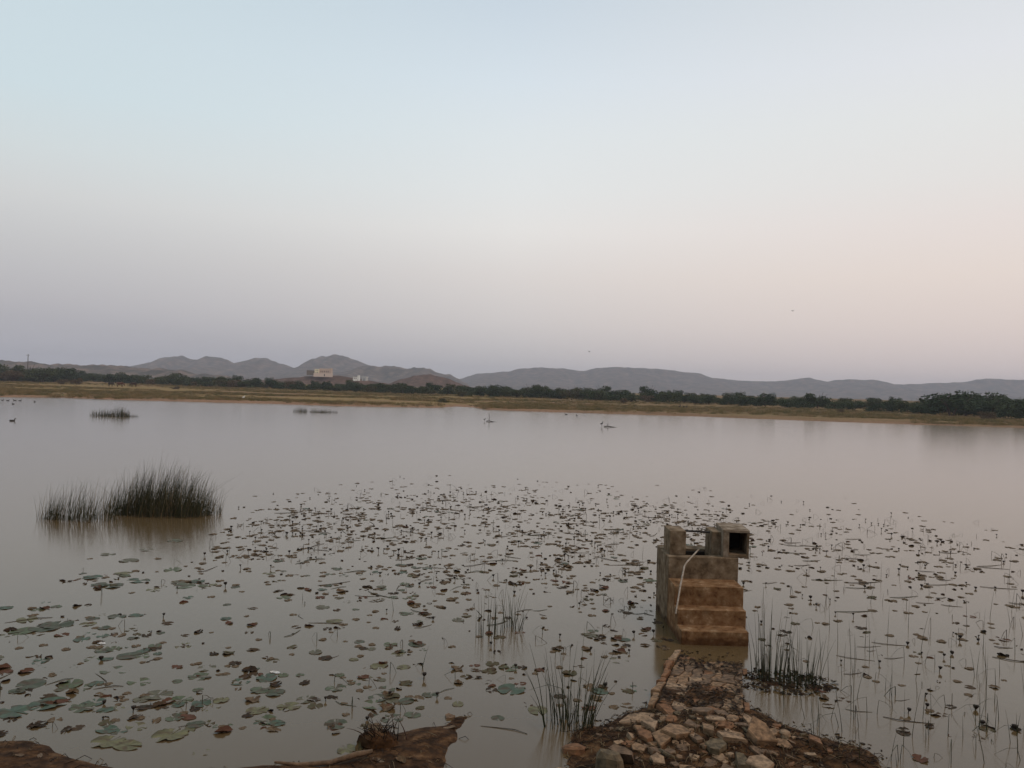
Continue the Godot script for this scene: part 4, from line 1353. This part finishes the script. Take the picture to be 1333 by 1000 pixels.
func build_debris() -> void:
	# torn-up dead root stock on the mud spit
	var p := at_y(492, 966, 0.05)
	p.y = bank_h(p.x, p.z) - 0.02
	var o := thing("root_clump", "dark spiky clump of dead lotus roots on the mud spit", "root clump", p)
	var heap := stone_mesh(77, 0.2, 0.14, 0.13, 0.8)
	obj("soil", heap, M.mud, o)
	for k in 70:
		var b := MB.new()
		b.col = [Color(0.018, 0.012, 0.008), Color(0.03, 0.018, 0.011), Color(0.06, 0.035, 0.02)][rng.randi() % 3]
		blade(b, Vector3(rng.randfn(0, 0.09), 0.05, rng.randfn(0, 0.05)), Vector2(rng.randfn(0, 0.5), rng.randfn(0, 0.5)), rng.randf_range(0.08, 0.26), 0.008, 0.0, 4)
		obj("root", b.done(), M.reed, o)
	for a in [[-0.17, 0.02, 0.1, 0.07, Color(0.1, 0.075, 0.035)], [0.14, 0.1, 0.02, 0.06, Color(0.17, 0.11, 0.08)]]:
		var l := obj("dead_leaf", crumpled_mesh(710 + int(a[3] * 100), a[4]), M.dead, o)
		l.position = Vector3(a[0], a[1], a[2])
		l.scale = Vector3.ONE * (a[3] as float)
		l.rotation = Vector3(0.9, 0.4, 0.6)
	# driftwood at the near edge
	var q := at_y(415, 991, 0.06)
	q.y = bank_h(q.x, q.z)
	var b2 := MB.new()
	b2.tube([Vector3(-0.42, 0.05, 0.03), Vector3(-0.2, 0.015, 0.0), Vector3(0.1, 0.03, -0.03), Vector3(0.35, 0.09, -0.09), Vector3(0.5, 0.11, -0.12)], [0.012, 0.022, 0.026, 0.03, 0.022], 7)
	var dw := obj("driftwood", b2.done(), M.stones[1])
	dw.position = q
	tag(dw, "pale bowed stick of driftwood at the near mud edge", "driftwood")
	# dead leaves on the mud
	for k in 46:
		var a := [rng.randf_range(690, 1170), rng.randf_range(925, 998)] if k < 30 else [rng.randf_range(470, 610), rng.randf_range(930, 998)] if k < 40 else [rng.randf_range(5, 150), rng.randf_range(962, 999)]
		var r := at_y(a[0], a[1], 0.05)
		var h := bank_h(r.x, r.z)
		if h < 0.0: continue
		var l := obj("dead_leaf", crumpled_mesh(760 + k, [Color(0.12, 0.075, 0.04), Color(0.06, 0.035, 0.02), Color(0.17, 0.12, 0.08)][k % 3]), M.dead)
		var s := rng.randf_range(0.035, 0.075)
		l.scale = Vector3(s, s * 0.6, s)
		l.position = Vector3(r.x, h + 0.002, r.z)
		l.rotation.y = rng.randf() * TAU
		tag(l, "%s dead leaf curled up on the mud " % ["tan", "dark", "pale"][k % 3] + ("beside the rubble" if a[0] > 650 else "of the spit" if a[0] > 400 else "by the left corner of the bank"), "leaf", "dead leaves on the mud")
	# straw, twigs and crumbs too many to count
	var st := MB.new()
	for k in 4200:
		var z := rng.randf_range(-9.9, -7.2)
		var x := rng.randf_range(-5.5, 5.5)
		if rng.randf() < 0.6: x = rng.randf_range(0.5, 4.2)
		var h := bank_h(x, z)
		if h < -0.004: continue
		st.col = [Color(0.03, 0.018, 0.01), Color(0.07, 0.045, 0.025), Color(0.16, 0.11, 0.06), Color(0.02, 0.013, 0.008)][rng.randi() % 4]
		var a := rng.randf() * TAU
		var len := rng.randf_range(0.03, 0.16)
		var d := Vector3(cos(a), 0, sin(a)) * len
		var r0 := Vector3(x, h + 0.008, z)
		st.tube([r0, r0 + d * 0.5 + Vector3(0, rng.randf_range(0.0, 0.03), 0), Vector3(x + d.x, bank_h(x + d.x, z + d.z) + 0.008, z + d.z)], [0.0035, 0.004, 0.002], 3)
	var so := obj("straw", st.done(), M.reed)
	tag(so, "scattered straw and twigs over the near mud", "straw", "", "stuff")
	# black rotting leaf crumbs on the causeway and along the waterline
	var cr := MB.new()
	for k in 2300:
		var x: float
		var z: float
		var y := 0.0
		if k < 1100:
			var v := rng.randf_range(0.12, 1.0)
			var u := rng.randf_range(0.08, 0.98)
			var c := on_causeway(u, v)
			x = c.x; z = c.z
			if fn.get_noise_2d(x * 60, z * 60) < -0.02 and rng.randf() < 0.85: continue
			y = c.y + 0.03
			y = maxf(y, 0.004)
		else:
			x = rng.randf_range(1.0, 5.0)
			z = rng.randf_range(-10.9, -8.0)
			var h := bank_h(x, z)
			if h < -0.025 or h > 0.05: continue
			y = maxf(h + 0.006, 0.004)
		var s := rng.randf_range(0.01, 0.04)
		var a := rng.randf() * TAU
		var uu := Vector3(cos(a), rng.randf_range(-0.2, 0.5), sin(a)) * s
		var vv := Vector3(-sin(a), rng.randf_range(-0.2, 0.5), cos(a)) * s * rng.randf_range(0.4, 0.9)
		cr.col = [Color(0.02, 0.013, 0.009), Color(0.035, 0.02, 0.012), Color(0.055, 0.032, 0.018)][rng.randi() % 3]
		var c0 := Vector3(x, y, z)
		cr.quad(c0 - uu, c0 + vv, c0 + uu, c0 - vv)
	for k in 420:
		var a := rng.randf() * TAU
		var far := sqrt(rng.randf())
		var c0 := Vector3(3.62 + cos(a) * far * 0.7, rng.randf_range(0.003, 0.03), -10.45 + sin(a) * far * 0.45)
		var s := rng.randf_range(0.015, 0.05)
		var uu := Vector3(cos(a * 7.0), rng.randf_range(-0.1, 0.5), sin(a * 7.0)) * s
		var vv := Vector3(-sin(a * 7.0), rng.randf_range(-0.1, 0.5), cos(a * 7.0)) * s * 0.6
		cr.col = [Color(0.016, 0.011, 0.007), Color(0.026, 0.016, 0.01), Color(0.04, 0.026, 0.015)][rng.randi() % 3]
		cr.quad(c0 - uu, c0 + vv, c0 + uu, c0 - vv)
	var co := obj("leaf_litter", cr.done(), M.dead)
	tag(co, "black rotting leaf litter on the causeway and wet edge", "leaf litter", "", "stuff")
